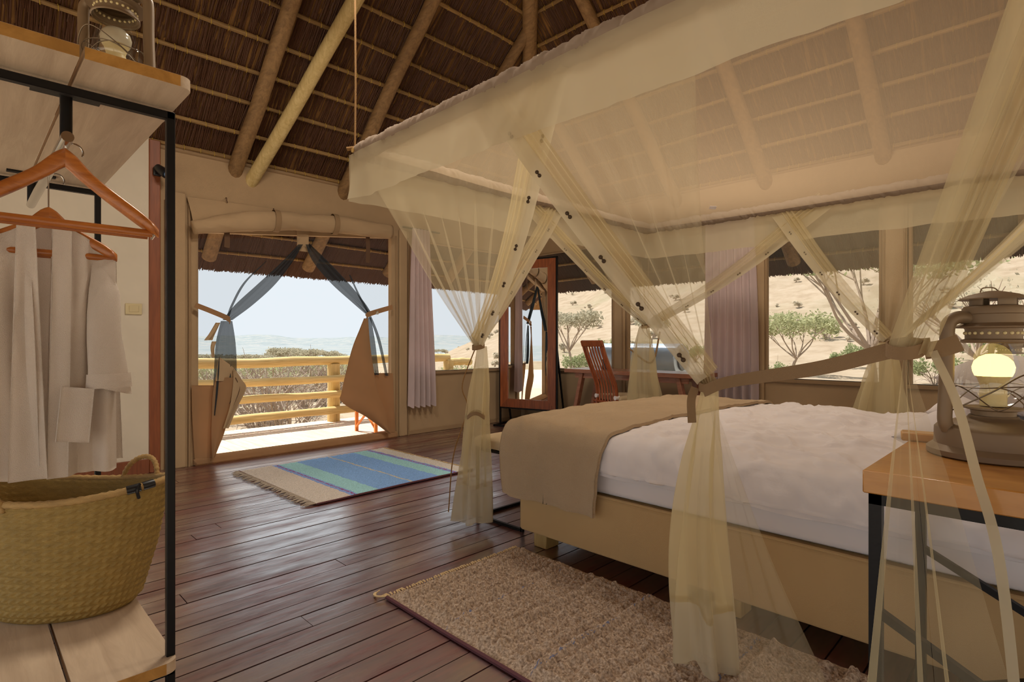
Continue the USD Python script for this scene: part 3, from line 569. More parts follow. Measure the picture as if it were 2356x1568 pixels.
# head side, half in view at the right
panel((MIDX + .3, NY0, z), (NX1, NY0, z), G5 + [.0, -.03, .0], 95, toggles=False, folds=7, sag=.05)
def tail(G, B, r0, r1, seed, hem=True, k=7, flat=(1., 1.), n=72, nv=46, swell=0.):
    """the gathered net below its tie, falling in deep folds"""
    G, B = np.array(G, float), np.array(B, float); th = np.arange(n) * 2 * PI / n; v = np.linspace(0, 1, nv); TH, V = np.meshgrid(th, v, indexing='xy')
    R = r0 + (r1 - r0) * V ** .75; mod = 1 + (.30 * np.sin(k * TH + 3 * V + seed) + .14 * np.sin((k + 4) * TH - 2 * V)) * np.clip(V * 4, .25, 1)
    c = G + (B - G) * V[..., None] + np.array([0.03 * np.sin(V * 3 + seed), 0.02 * np.sin(V * 4), 0 * V]).transpose(1, 2, 0)
    ca, sa = np.cos(TH) * R * mod * flat[0], np.sin(TH) * R * mod * flat[1]
    P = c + np.stack([(ca + sa) / R2, (sa - ca) / R2, 0 * ca], -1)        # flat[0] runs across the view's diagonal of the room
    P[..., 2] += (fbm(np.stack([np.cos(TH) * 1.4, np.sin(TH) * 1.4, V * 0], -1), 2, int(seed * 10)) - .5) * .18 * V ** 2
    P[..., 2] = np.maximum(P[..., 2], .045)
    cut = int(nv * .78) if hem else nv
    obj('net_tail', grid(P[:cut + 1] if hem else P, True), 'net_folds', nt, smooth=True)
    if hem: obj('tail_hem', grid(P[cut - 1:], True), 'net_hem', nt, smooth=True)
tail(G1, (2.07, 2.37, .03), .030, .105, 1.1, k=5, flat=(.85, .7))
tail(G2, (1.665, .80, .035), .022, .088, 2.3, k=6, flat=(1.0, .65))
tail(G4, (4.40, 2.66, .02), .04, .17, 4.2, k=6, flat=(1.0, .7))
tail(G5, (4.20, .85, .02), .04, .2, 5.2, hem=False, k=6)
# loose skirts of net: veils trailing from the two near ties
def veil(pts_l, pts_r, name='loose_veil', mat='net', nu=26, nv=40, folds=3, amp=.02, seed=0):
    a, b = curve(pts_l, nv), curve(pts_r, nv); u = np.linspace(0, 1, nu)[:, None, None]; P = a[None] * (1 - u) + b[None] * u
    vv = np.linspace(0, 1, nv)[None]; P = P + np.array([.7, .7, 0]) * (np.sin(u[..., 0] * 2 * PI * folds + seed) * amp * vv)[..., None]; obj(name, grid(P), mat, nt, smooth=True)
veil([G2 + [.0, .0, -.01], (1.62, .72, .55), (1.60, .66, .02)], [G2, (1.60, .58, .45), (1.56, .34, .02)], seed=1)
def down(px_b, zb, xb, n=4):   # a line of cloth from the near head tie to a point by the floor
    e = at(px_b, 1400, x=xb); e[2] = zb; return [G3, G3 * .66 + e * .34 + [0, 0, .02], G3 * .3 + e * .7, e]
veil(down(1975, .06, 1.34), down(2190, .12, 1.31), mat='net_veil', folds=2, amp=.012, seed=2)
veil(down(2175, .12, 1.31), down(2420, .25, 1.27), mat='net_veil', folds=2, amp=.012, seed=4)
for a, b, x_ in ((1962, 1990, 1.345), (2128, 2146, 1.325), (2235, 2246, 1.30)): veil(down(a, .05, x_), down(b, .05, x_ + .002), 'veil_fold', 'net_folds', nu=10, folds=1, amp=.006)
# ties: straps round the bundles and the tape drawn between the two near ones
def ribbon(p, w, mat='strap_cloth', name='tie_strap', n=30, up=(0, 0, 1), twist=None, t=.003):
    p = curve(p, n); tan = np.gradient(p, axis=0); tan /= np.linalg.norm(tan, axis=1, keepdims=True); U = np.array(up, float)
    W = U - tan * (tan @ U)[:, None]; W /= np.maximum(np.linalg.norm(W, axis=1, keepdims=True), 1e-6)
    N = np.cross(tan, W)
    if twist is not None: a = np.linspace(0, twist, n)[:, None]; W, N = W * np.cos(a) + N * np.sin(a), N * np.cos(a) - W * np.sin(a)
    return shell(np.stack([p + W * w / 2, p, p - W * w / 2], 0), t)
obj('tie_strap', ribbon([G2 + [-.03, .0, -.02], (1.60, .70, .930), (1.46, .42, .985), G3 + [.03, .03, -.005], G3 + [0.02, -.04, .005]], .034), 'strap_cloth', nt)
obj('tie_strap', ribbon([G2 + [-.02, .03, -.01], G2 + [-.035, .035, -.05], G2 + [-.03, .035, -.12]], .026, up=(1, -1, 0)), 'strap_cloth', nt, label='short loose end of the tie at the middle bundle')
for G, rr_ in ((G1, .036), (G2, .026), (G3, .032), (G4, .04), (G5, .04)):
    h = np.linspace(0, 2 * PI, 22); obj('tie_ring', ribbon(np.stack([G[0] + rr_ * np.cos(h), G[1] + rr_ * np.sin(h), G[2] + .01 * np.cos(h)], 1), .026), 'strap_cloth', nt)
obj('tie_ring', ribbon([(2.08 + .05 * math.cos(a), 2.37 + .05 * math.sin(a), .63 + .015 * math.sin(a * 2)) for a in np.linspace(0, 2 * PI, 14)], .02), 'strap_cloth', nt)
K = np.array([1.38, .19, 1.035])
obj('tie_strap', ribbon([G3 + [.02, -.03, -.005], G3 + [.03, -.055, .0], G3 + [.035, -.085, .012]], .034), 'strap_cloth', nt)
obj('tie_strap', ribbon([G3 + [.015, -.045, -.005], (1.375, .150, .93), (1.36, .120, .80), (1.32, .085, .66), (1.29, .06, .40), (1.27, .05, .15)], .016, up=(1, -1, 0), twist=.9), 'net_hem', nt, label='long loose tape trailing from the tie beside the lantern')
obj('draw_cord', tube(curve([G1 + [.0, .02, 0], (2.03, 2.43, .8), (2.05, 2.41, .66), (1.99, 2.46, .40), (1.97, 2.48, .08)], 30), .0035, 5), 'rope', nt)
# V-shaped cords tying the far foot bundle
obj('draw_cord', tube(curve([G4 + [.08, -.1, -.05], G4 + [.0, -.06, -.33], G4 + [-.1, .12, -.20]], 16), .008, 6), 'strap_cloth', nt)
# rope that carries the canopy corner
rp = thing('hanging_rope', 'thin brown rope hanging from the thatch down to the canopy corner', 'rope')
c0 = np.array([NX0 - .02, NY1 + .03, NH + .02]); hi_z = float(roof_z(c0[0], c0[1])) + .02
obj('cord', tube(wob(c0, (c0[0], c0[1], hi_z), 24, .006, 3), .006, 6), 'rope', rp)
obj('knot', [put(trimesh.creation.icosphere(2, .016), c0 + [0, 0, .0]), tube([c0 + [-.03, .03, .0], c0 + [.03, -.03, .01]], .012, 8)], 'rope', rp)

# ================================================================ CLOTHES RACK AT THE LEFT
RX0, RX1, RY0, RY1 = -.018, .44, 1.84, 3.02
rk = thing('clothes_rack', 'black steel clothes rack with pale wooden shelves above and below', 'clothes rack')
t = .022
for x in (RX0 + .011, RX1 - .004):
    for y in (RY0, RY1): obj('post', bx(x - t / 2, x + t / 2, y - t / 2, y + t / 2, 0, 1.712, .002), 'black_steel', rk)
for y in (RY0, RY1):
    obj('crossbar', bx(RX0, RX1 + .006, y - t / 2, y + t / 2, 1.69, 1.712, .002), 'black_steel', rk); obj('crossbar', bx(RX0, RX1 + .006, y - t / 2, y + t / 2, .085, .107, .002), 'black_steel', rk)
for x in (RX0 + .011, RX1 - .004): obj('side_rail', bx(x - t / 2, x + t / 2, RY0, RY1, .085, .107, .002), 'black_steel', rk)
obj('side_rail', bx(RX0, RX0 + t, RY0, RY1, 1.69, 1.712, .002), 'black_steel', rk)
def plank_shape(x0, x1, y0, y1, rc, side):
    p = sg.box(x0, y0, x1, y1); q = p.buffer(-rc).buffer(rc, quad_segs=6)
    return unary_union([q, sg.box(x0, y0, (x0 + x1) / 2, y1) if side > 0 else sg.box((x0 + x1) / 2, y0, x1, y1)])
for z0, y0, y1, tk in ((1.722, 1.655, 3.16, .030), (.108, 1.795, 3.06, .032)):
    for side, (x0, x1) in ((-1, (RX0 - .01, .204)), (1, (.214, .446))):
        m = extrude(plank_shape(x0, x1, y0, y1, .03, side), tk); m.apply_translation((0, 0, z0)); pl = obj('shelf_plank', m, 'pale_plank', rk, smooth=30)
        obj('sawn_end', bx(x0 + (.0 if side > 0 else .03), x1 - (.03 if side > 0 else 0), y0 - .0012, y0 + .002, z0 + .001, z0 + tk - .001), 'plank_edge', pl)
# hanging rail under the gap
hx = .209; hz = 1.60
obj('rail', tube([(hx, 1.90, hz), (hx, 2.96, hz)], .0145, 16), 'chrome', rk)
for y in (1.93, 2.93):
    obj('rail_bracket', [bx(hx - .075, hx + .075, y - .014, y + .014, 1.715, 1.722), tube([(hx, y, 1.72), (hx, y, hz)], .014, 12)], 'black_steel', rk)

def hanger(name, label, y, za, half, drop, hook_top):
    h = thing(name, label, 'clothes hanger', loc=(hx, y, za))
    def arm(sg_):
        k = 18; s = np.linspace(0, 1, k); p = np.stack([sg_ * half * s, -.035 * s ** 2, -(.012 + .075 * s ** 1.3 * 0 + drop * (s * .85 + .15 * s ** 2)) + .020 * np.exp(-(s * 4.2) ** 2)], 1)
        wv = np.interp(s, [0, .12, .3, .8, 1], [.054, .058, .044, .042, .026]) ; wh = np.interp(s, [0, .3, .7, .93, 1], [.010, .012, .022, .028, .008])
        th_ = np.arange(14) * 2 * PI / 14
        P = p[:, None] + np.stack([0 * th_[None] * wv[:, None], wh[:, None] * np.sign(np.cos(th_)) * np.abs(np.cos(th_)) ** .7, wv[:, None] * .5 * np.sign(np.sin(th_)) * np.abs(np.sin(th_)) ** .7], -1)
        m = grid(P, True); e0, e1 = len(m.vertices), len(m.vertices) + 1
        cap = [[e1, 17 * 14 + a, 17 * 14 + (a + 1) % 14] for a in range(14)]
        return trimesh.Trimesh(np.vstack([m.vertices, p[0], p[-1]]), np.vstack([m.faces, cap]), process=False)
    obj('shoulder', arm(1), 'hanger_wood', h, smooth=60); obj('shoulder', arm(-1), 'hanger_wood', h, smooth=60)
    zt = -drop - .012
    obj('trouser_bar', tube([(-half * .93, -.03, zt - .002), (half * .93, -.03, zt - .002)], .009, 10, flat=(1.2, .8)), 'hanger_wood', h)
    obj('trouser_bar', tube([(-half * .90, -.003, zt - .010), (half * .90, -.003, zt - .010)], .006, 8), 'hanger_wood', h)
    L = hook_top - za; hk = [(0, 0, -.01), (0, 0, L - .045)] + [(.0 + .020 * (1 - math.cos(a)) - .0, 0, L - .045 + .022 * math.sin(a) + .02 * 0) for a in np.linspace(.3, PI * 1.15, 12)]
    obj('hook', tube(curve(np.array(hk) - [0, 0, 0], 30), .0022, 6), 'chrome', h)
    for sg_ in (1, -1): obj('bar_clip', [tube([(sg_ * half * .96, -.03, zt - .004), (sg_ * half * .96, .004, zt - .012)], .0035, 6), put(trimesh.creation.icosphere(1, .005), (sg_ * half * .965, -.033, zt - .004))], 'chrome', h)
    return h
hanger('clothes_hanger', 'larger wooden hanger, empty, nearest on the chrome rail', 1.955, 1.548, .215, .165, hz + .022)
hanger('clothes_hanger', 'smaller wooden hanger that carries the white bathrobe', 2.345, 1.452, .178, .105, hz + .022)
# bathrobe
rb = thing('bathrobe', 'white towelling bathrobe with a patch pocket hanging on the smaller hanger', 'bathrobe')
def robe_sheet(name, xa, xb, ya, za, zb, seed, amp, nu=50, nv=70, fan=(0, 0), lean=0., zt=None, phase=0., fr=2.2):
    u, v = np.meshgrid(np.linspace(0, 1, nu), np.linspace(0, 1, nv), indexing='ij')
    x0 = xa + fan[0] * v; x1 = xb + fan[1] * v; X = x0 + (x1 - x0) * u
    zt_ = za - np.interp(np.abs(X[:, :1] - hx), [0, .05, .19], [0, .02, .105]) if zt is None else zt
    Z = zt_ + (zb - zt_) * v
    Y = ya + lean * v + amp * np.clip(v * 3, .15, 1) * (np.sin(2 * PI * fr * u + phase + 1.2 * v) + .5 * np.sin(2 * PI * fr * 1.9 * u - v * 2 + seed)) + .03 * (fbm(np.stack([X * 8, Z * 3, X * 0], -1), 3, seed) - .5)
    P = np.stack([X, Y, Z], -1); obj(name, shell(P, .006), 'towelling', rb, smooth=True); return P
robe_sheet('back_panel', .03, .40, 2.41, 1.44, .63, 5, .012, fan=(-.02, .02), fr=1.4)
robe_sheet('front_panel', .215, .385, 2.32, 1.44, .61, 8, .022, fan=(-.012, .0), fr=1.7, phase=.8)
robe_sheet('front_panel', .02, .158, 2.31, 1.44, .615, 9, .020, fan=(-.04, .028), fr=1.3, phase=2.2)
robe_sheet('lapel', .128, .172, 2.292, 1.435, .615, 12, .006, nu=12, zt=1.43, fan=(-.02, .03), fr=.5)
robe_sheet('lapel', .215, .262, 2.295, 1.435, .61, 13, .006, nu=12, zt=1.43, fan=(-.015, -.01), fr=.5, phase=1.5)
pk_u, pk_v = np.meshgrid(np.linspace(0, 1, 14), np.linspace(0, 1, 16), indexing='ij')
obj('pocket', shell(np.stack([.232 + .085 * pk_u - .014 * pk_v, 2.268 + .006 * np.sin(pk_u * 5) + 0 * pk_v, .905 - .175 * pk_v - .012 * pk_u], -1), .006), 'towelling', rb, smooth=True)
def sleeve(pts, radii, flat):
    p = curve(pts, 40); rd = np.interp(np.linspace(0, 1, 40), np.linspace(0, 1, len(radii)), radii); th = np.arange(40) * 2 * PI / 40
    v = np.linspace(0, 1, 40)[:, None]; mod = 1 + .10 * np.sin(3 * th[None] + 5 * v) * np.clip(v * 3, 0, 1) * (1 - v) + .05 * np.sin(5 * th[None] + 9 * v)
    P = p[:, None] + np.stack([np.cos(th)[None] * rd[:, None] * mod * flat[0], np.sin(th)[None] * rd[:, None] * mod * flat[1], (np.cos(th)[None] * -.018 * v)], -1)
    m = grid(P, True); i = grid((P - p[:, None]) * .9 + p[:, None], True); i.invert(); k = 39 * 40 + np.arange(40); k2 = 39 * 40 + (np.arange(40) + 1) % 40; N = 1600
    return trimesh.Trimesh(np.vstack([m.vertices, i.vertices]), np.vstack([m.faces, i.faces + N, np.stack([k, k2, k2 + N], 1), np.stack([k, k2 + N, k + N], 1)]), process=False)
sl = obj('sleeve', sleeve([(.340, 2.335, 1.34), (.350, 2.315, 1.22), (.352, 2.30, 1.08), (.362, 2.285, .885)], [.020, .042, .048, .060], (1.0, .62)), 'towelling', rb, smooth=True)
obj('sleeve', sleeve([(.06, 2.36, 1.34), (.015, 2.37, 1.2), (.005, 2.38, 1.05), (.0, 2.38, .90)], [.022, .05, .058, .066], (1.0, .6)), 'towelling', rb, smooth=True)
obj('cuff', tube([(.361, 2.288, .94), (.362, 2.286, .892)], [.0615, .0645], 32, caps=False, flat=(1.0, .64)), 'towelling', sl, smooth=True)

# woven basket on the lower shelf
bk = thing('basket', 'woven palm leaf basket with two looped handles on the lower shelf', 'basket', loc=(.262, 2.45, .141), rz=-PI / 4)
BH = .408
def basket(n=300, nz=150, inner=False):
    th = np.arange(n) * 2 * PI / n; v = np.linspace(0, 1, nz); TH, V = np.meshgrid(th, v, indexing='xy')
    a = np.interp(V, [0, .08, .5, 1], [.215, .245, .30, .345]); b = np.interp(V, [0, .08, .5, 1], [.14, .155, .165, .170])
    Z = BH * V * (1 + .05 * np.cos(2 * TH) * V ** 2)
    row = V * 18; ph = row % 1; br = np.sin(PI * ph) ** .6
    zig = np.where(ph < .5, 1, -1); strand = np.sin(TH * 62 + zig * ph * 6.5)
    d = .0042 * br + .0028 * strand * br
    if inner: d = -.010 - d * .5
    return np.stack([(a + d) * np.cos(TH), (b + d) * np.sin(TH), Z], -1)
wv = [grid(basket(), True)]; iv = grid(basket(200, 70, True), True); iv.invert(); wv.append(iv)
wv.append(lathe([(0, .004), (.9, .004), (1.0, 0.0)], 60, sx=.215, sy=.14)); obj('woven_body', wv, 'basket_straw', bk, smooth=True)
th = np.linspace(0, 2 * PI, 161); rim = np.stack([(.349) * np.cos(th), .173 * np.sin(th), BH * (1 + .05 * np.cos(2 * th)) + .004], 1)
rr_ = .0115 * (1 + .14 * np.sin(th * 70)); obj('rim', tube(rim, rr_, 10), 'basket_rim', bk, smooth=True)
for a0, lean in ((1.07, .02), (-2.0, -.05)):
    pts = []
    for a in np.linspace(0, PI, 14):
        q = a0 + .26 * math.cos(a); zz = BH * (1 + .05 * math.cos(2 * q)); pts.append((.345 * math.cos(q), .170 * math.sin(q) + lean * math.sin(a), zz - .02 + .098 * math.sin(a) ** .8))
    c = curve(pts, 60); obj('handle', tube(c, .0085 * (1 + .16 * np.sin(np.arange(60) * 1.9)), 9), 'basket_rim', bk, smooth=True)
def wrap(q0, q1):
    q = np.linspace(q0, q1, 12); p = np.stack([(.349) * np.cos(q), .173 * np.sin(q), BH * (1 + .05 * np.cos(2 * q)) + .004], 1); return tube(p, .0145, 10)
for q0, q1 in ((-.62, -.46), (-.43, -.27), (PI - 1.0, PI - .74)): obj('black_wrap', wrap(q0, q1), 'black_plastic', bk)
q = -.445; obj('toggle_loop', tube(curve([(.352 * math.cos(q), .176 * math.sin(q) - .012, BH + .03), (.352 * math.cos(q), .176 * math.sin(q) - .024, BH + .01), (.352 * math.cos(q), .176 * math.sin(q) - .016, BH - .017)], 12), .005, 6), 'black_plastic', bk)
q = PI - .95; obj('toggle_loop', tube(curve([(.352 * math.cos(q) + .0, .176 * math.sin(q), BH + .01), (.352 * math.cos(q) + .06, .176 * math.sin(q), BH + .045), (.352 * math.cos(q) + .1, .176 * math.sin(q), BH + .01)], 12), .002, 5), 'trim_wood', bk)

# ================================================================ LANTERNS AND NIGHTSTANDS
def lantern(label, loc, lit=True, rz=0., s=1.0):
    L = thing('lantern', label, 'lantern', loc=loc, rz=rz); C = {'smooth': 40}
    obj('tank', lathe([(0, 0), (.125, 0), (.131, .004), (.131, .016), (.124, .022), (.116, .028), (.115, .066), (.108, .074), (.07, .088), (.05, .094), (.046, .10), (0, .10)], 48), 'lantern_paint', L)
    obj('burner', lathe([(0, .098), (.042, .099), (.044, .112), (.058, .116), (.058, .120), (.03, .121), (0, .121)], 40), 'lantern_paint', L)
    obj('globe', lathe([(.050, .121), (.064, .130), (.075, .146), (.0785, .164), (.0745, .190), (.066, .225), (.058, .255), (.054, .278)], 48), 'glass', L)
    b = obj('bulb', lathe([(.0, .2495), (.014, .248), (.027, .242), (.037, .231), (.041, .217), (.0395, .206), (.0355, .1955), (.0345, .195)], 32), 'bulb_lit' if lit else 'bulb_clear', L)
    obj('bulb_neck', lathe([(.0345, .195), (.031, .19), (.026, .175), (.024, .166), (.026, .165), (.026, .123), (0, .123)], 28), 'bulb_neck', b)
    h = lathe([(.060, .275), (.063, .278), (.062, .283), (.054, .285), (.054, .308), (.056, .311)], 48); obj('chimney_collar', h, 'lantern_paint', L)
    obj('vent_hole', [put(trimesh.creation.icosphere(1, .0042), (.0535 * math.cos(a), .0535 * math.sin(a), .299)) for a in np.arange(24) * 2 * PI / 24], 'bulb_neck', L, kind='stuff')
    obj('chimney', lathe([(.056, .311), (.078, .312), (.079, .315), (.062, .322), (.060, .324), (.060, .344), (.0612, .345), (.060, .346), (.060, .358), (.056, .364), (.046, .366), (.0, .366)], 48), 'lantern_paint', L)
    for k in range(4): obj('cap_pillar', put(extrude(sg.Point(0, 0).buffer(.046, 24).difference(sg.Point(0, 0).buffer(.042, 24)).intersection(sg.Polygon([(0, 0)] + [(.09 * math.cos(a), .09 * math.sin(a)) for a in np.linspace(k * PI / 2 - .48, k * PI / 2 + .48, 6)])), .022), (0, 0, .365)), 'lantern_paint', L)
    obj('cap', lathe([(0, .385), (.040, .384), (.067, .380), (.066, .383), (.048, .392), (.025, .398), (.012, .401), (0, .402)], 40), 'lantern_paint', L)
    obj('cap_ring', tube(curve([(-.03, 0, .398), (-.024, 0, .408), (.0, 0, .409), (.012, 0, .401)], 14), .0016, 6), 'lantern_paint', L)
    for s_ in (1, -1):
        p = curve([(s_ * .058, 0, .336), (s_ * .082, 0, .337), (s_ * .101, 0, .326), (s_ * .107, 0, .300), (s_ * .108, 0, .21), (s_ * .112, 0, .12), (s_ * .112, 0, .085), (s_ * .104, 0, .064)], 40)
        a = obj('side_tube', tube(p, .0155, 14, flat=(1., .95)), 'lantern_paint', L, smooth=50)
        obj('seam', tube(p + [-s_ * .0155, 0, 0], .002, 5), 'lantern_paint', a)
    obj('guard_ring', tube([(.083 * math.cos(a), .083 * math.sin(a), .172 + .003 * math.sin(a * 3)) for a in np.linspace(0, 2 * PI, 41)], .0014, 5, caps=False), 'chrome_dull', L)
    for k in range(6):
        a0 = k * PI / 3
        pts = [((.083 if f < .9 else .07) * math.cos(a0 + f * 1.05), (.083 if f < .9 else .07) * math.sin(a0 + f * 1.05), z) for f, z in ((0, .172), (.35, .160), (.8, .128), (1, .116))]; obj('guard_wire', tube(curve(pts, 16), .0014, 5), 'chrome_dull', L)
        pts = [(q[0] * math.cos(2 * a0) + q[1] * math.sin(2 * a0), q[0] * math.sin(2 * a0) - q[1] * math.cos(2 * a0), q[2]) for q in pts] if k % 2 else None
        if pts: obj('guard_wire', tube(curve(pts, 16), .0014, 5), 'chrome_dull', L)
    a = np.linspace(-.2, PI * .5, 20); obj('bail_handle', tube(curve([(-.110, .012, .10), (-.06, -.07, .16), (.02, -.098, .185), (.112, .012, .10)][:2] + [(.0, -.10, .205), (.07, -.07, .16), (.110, .012, .10)], 36), .0017, 6), 'chrome_dull', L)
    return L
def nightstand(label, x0, x1, y0, y1, zt, loc_rz=0., brace=True):
    n = thing('nightstand', label, 'nightstand', loc=((x0 + x1) / 2, (y0 + y1) / 2, 0), rz=loc_rz); hx_, hy_ = (x1 - x0) / 2, (y1 - y0) / 2; tk = .05
    w = 2 * hy_ / 3
    for k in range(3): obj('top_plank', box((0, -hy_ + w * (k + .5), zt - tk / 2), (2 * hx_, w - .0012, tk), ch=.0025), 'stand_wood', n)
    b = .024
    obj('apron', [bx(-hx_ + .01, hx_ - .01, s * (hy_ - .022) - b / 2, s * (hy_ - .022) + b / 2, zt - tk - b, zt - tk) for s in (-1, 1)] + [bx(s * (hx_ - .022) - b / 2, s * (hx_ - .022) + b / 2, -hy_ + .01, hy_ - .01, zt - tk - b, zt - tk) for s in (-1, 1)], 'black_steel', n)
    for sx in (-1, 1):
        for sy in (-1, 1): obj('leg', bx(sx * (hx_ - .022) - b / 2, sx * (hx_ - .022) + b / 2, sy * (hy_ - .022) - b / 2, sy * (hy_ - .022) + b / 2, 0, zt - tk), 'black_steel', n)
    for sx in (-1, 1):
        for s in (1, -1): obj('cross_brace', bar((sx * (hx_ - .022), s * -(hy_ - .03), .06), (sx * (hx_ - .022), s * (hy_ - .03), zt - tk - .26), .018), 'black_steel', n)
    return n
nightstand('tall wooden nightstand on black cross-braced steel legs behind the near net', 1.395, 1.965, -.52, .315, .77)
lantern('lit grey storm lantern on the nearer nightstand, glowing bulb in its globe', (1.775, .125, .77), True, rz=-PI / 4 - .06)
nightstand('wooden nightstand on the window side of the bed under a lit lantern', 4.05, 4.60, -.50, .32, .70)
lantern('far lit storm lantern beyond the pillows near the back windows', (4.36, .235, .70), True, rz=-PI / 4)
lantern('unlit grey lantern standing on top of the clothes rack', (.34, 2.045, 1.752), False, rz=-PI / 4 - .1)
bkb = thing('wooden_block', 'small wooden block lying at the back corner of the nearer nightstand', 'block', loc=(1.915, .285, .77), rz=.2); obj('body', box((0, 0, .012), (.06, .10, .024), ch=.004), 'stand_wood', bkb)

# ================================================================ RUGS
def rug(name, label, loc, rz, Lx, Ly, mat, seed, amp, ridges=None, nx=220, ny=220, nsc=90):
    g = thing(name, label, 'rug', loc=loc, rz=rz)
    x, y = np.meshgrid(np.linspace(-Lx / 2, Lx / 2, nx), np.linspace(-Ly / 2, Ly / 2, ny), indexing='ij')
    h = amp * noise(np.stack([x * nsc, y * nsc, x * 0], -1), seed) + amp * .8 * noise(np.stack([x * nsc * 2, y * nsc * 2, x * 0 + 3], -1), seed + 1) + amp * .8 * fbm(np.stack([x * 12, y * 12, x * 0], -1), 2, seed + 2)
    if ridges is not None: h = h + ridges(x, y)
    e = np.minimum(np.minimum(x + Lx / 2, Lx / 2 - x), np.minimum(y + Ly / 2, Ly / 2 - y)); h = .006 + h * np.clip(e / (.02 if ridges is None else .055), .15, 1)
    edge = .012 * (fbm(np.stack([x * 0, y * 5, x * 0 + 2], -1), 3, seed + 4) - .5) * np.sign(x); 
    P = np.stack([x + edge * (np.abs(x) / (Lx / 2)), y + .008 * (fbm(np.stack([x * 5, y * 0, x * 0 + 8], -1), 3, seed + 5) - .5), h], -1)
    obj('pile', shell(P, .005), mat, g, smooth=True); return g
def fringe(g, x, side, Ly, n, mat, L=.055, axis='x'):
    ms = []
    for k in range(n):
        a = -Ly / 2 + Ly * (k + .5) / n; dx = rng.normal(0, .25); l = L * rng.uniform(.6, 1.2)
        p = np.array([(0, a, .009), (side * l * .5, a + dx * l * .3, .012), (side * l, a + dx * l, .004)]) + [x, 0, 0]
        ms.append(tube(p if axis == 'x' else p[:, [1, 0, 2]], [.0035, .0045, .002], 4))
    obj('fringe', ms, mat, g, kind='stuff')
S = lambda *c: lin(c)
stops = [(0, S(222, 212, 202)), (.185, S(150, 175, 228)), (.205, S(165, 105, 155)), (.215, S(150, 182, 230)), (.225, S(172, 220, 226)), (.345, S(146, 186, 236)), (.555, S(214, 206, 186)), (.565, S(144, 184, 236)), (.745, S(170, 218, 222)), (.845, S(146, 178, 230)), (.862, S(172, 116, 162)), (.872, S(150, 180, 230)), (.885, S(222, 214, 204))]
MAT['rug_stripes'] = usdkit.material(stage, '/World/Looks/rug_stripes', {'tc': ('texture_coordinate', {}), 'sx': ('separate_xyz', {}), 'mr': ('map_range', {'from_min': -.67, 'from_max': .67}), 'rp': ('rgb_ramp', {'ramp': stops, 'interpolate': False}), 'nz': ('noise_texture', {'scale': 180., 'detail': 3.}), 'r2': ('rgb_ramp', {'ramp': [(.3, (.75, .75, .75)), (.7, (1.1, 1.1, 1.1))]}), 'mx': ('mix', {'mix_type': 'multiply', 'fac': 1.}), 'wn': ('noise_texture', {'scale': 40., 'detail': 3.}), 'ws': ('math', {'math_type': 'multiply_add', 'value2': .02, 'value3': -.01}), 'wa': ('math', {'math_type': 'add'}), 'd': ('diffuse_bsdf', {'roughness': .8})},
    [('tc.object', 'sx.vector'), ('tc.object', 'wn.vector'), ('wn.fac', 'ws.value1'), ('sx.x', 'wa.value1'), ('ws.value', 'wa.value2'), ('wa.value', 'mr.value'), ('mr.result', 'rp.fac'), ('tc.object', 'nz.vector'), ('nz.fac', 'r2.fac'), ('rp.color', 'mx.color1'), ('r2.color', 'mx.color2'), ('mx.color', 'd.color')], surface='d.BSDF')
MAT['rug_wool'] = usdkit.material(stage, '/World/Looks/rug_wool', {'tc': ('texture_coordinate', {}), 'nz': ('noise_texture', {'scale': 120., 'detail': 4.}), 'rp': ('rgb_ramp', {'ramp': [(.3, lin((136, 114, 96))), (.55, lin((194, 172, 150))), (.75, lin((222, 204, 184)))]}),
    'sx': ('separate_xyz', {}), 'k': ('math', {'math_type': 'pingpong', 'value2': .21}), 'lt': ('math', {'math_type': 'less_than', 'value2': .007}), 'mp': ('mapping', {'scale': (14, 40, 1)}), 'n2': ('noise_texture', {'scale': 3., 'detail': 2.}), 'gt': ('math', {'math_type': 'greater_than', 'value2': .58}), 'mu': ('math', {'math_type': 'multiply'}), 'mx': ('mix', {'color2': lin((128, 132, 158))}), 'd': ('diffuse_bsdf', {'roughness': .8})},
    [('tc.object', 'nz.vector'), ('nz.fac', 'rp.fac'), ('tc.object', 'sx.vector'), ('sx.y', 'k.value1'), ('k.value', 'lt.value1'), ('tc.object', 'mp.vector'), ('mp.vector', 'n2.vector'), ('n2.fac', 'gt.value1'), ('lt.value', 'mu.value1'), ('gt.value', 'mu.value2'), ('mu.value', 'mx.fac'), ('rp.color', 'mx.color1'), ('mx.color', 'd.color')], surface='d.BSDF')
plain('fringe_grey', (176, 162, 146), .9); plain('rug_binding', (92, 52, 58), .9); plain('fringe_cream', (214, 186, 140), .9)
g = rug('rug', 'striped rug in blue, teal and grey by the open door', (2.275, 4.045, .001), .02, 1.34, 1.29, 'rug_stripes', 3, .006, nx=240, ny=240, nsc=110)
fringe(g, -.665, -1, 1.29, 75, 'fringe_grey', .075); obj('binding', tube(wob((-.665, -.648, .008), (.665, -.648, .008), 20, .004, 2), .007, 6), 'rug_binding', g)
obj('binding', tube(wob((-.672, -.645, .008), (-.672, .645, .008), 20, .004, 4), .005, 6), 'rug_binding', g)
fringe(g, .665, 1, 1.29, 80, 'fringe_cream', .022)
g = rug('rug', 'chunky beige looped wool rug on the boards beside the bed', (1.615, 1.165, .001), 0., .77, 1.58, 'rug_wool', 9, .014, ridges=lambda x, y: .022 * np.exp(-(((y + .006 * np.sin(x * 9)) / .235 + .5) % 1 - .5) ** 2 / .006) + .012 * np.exp(-((((y + .05 + .006 * np.sin(x * 7)) / .115 + .5) % 1 - .5) ** 2) / .02), nx=220, ny=440, nsc=75)
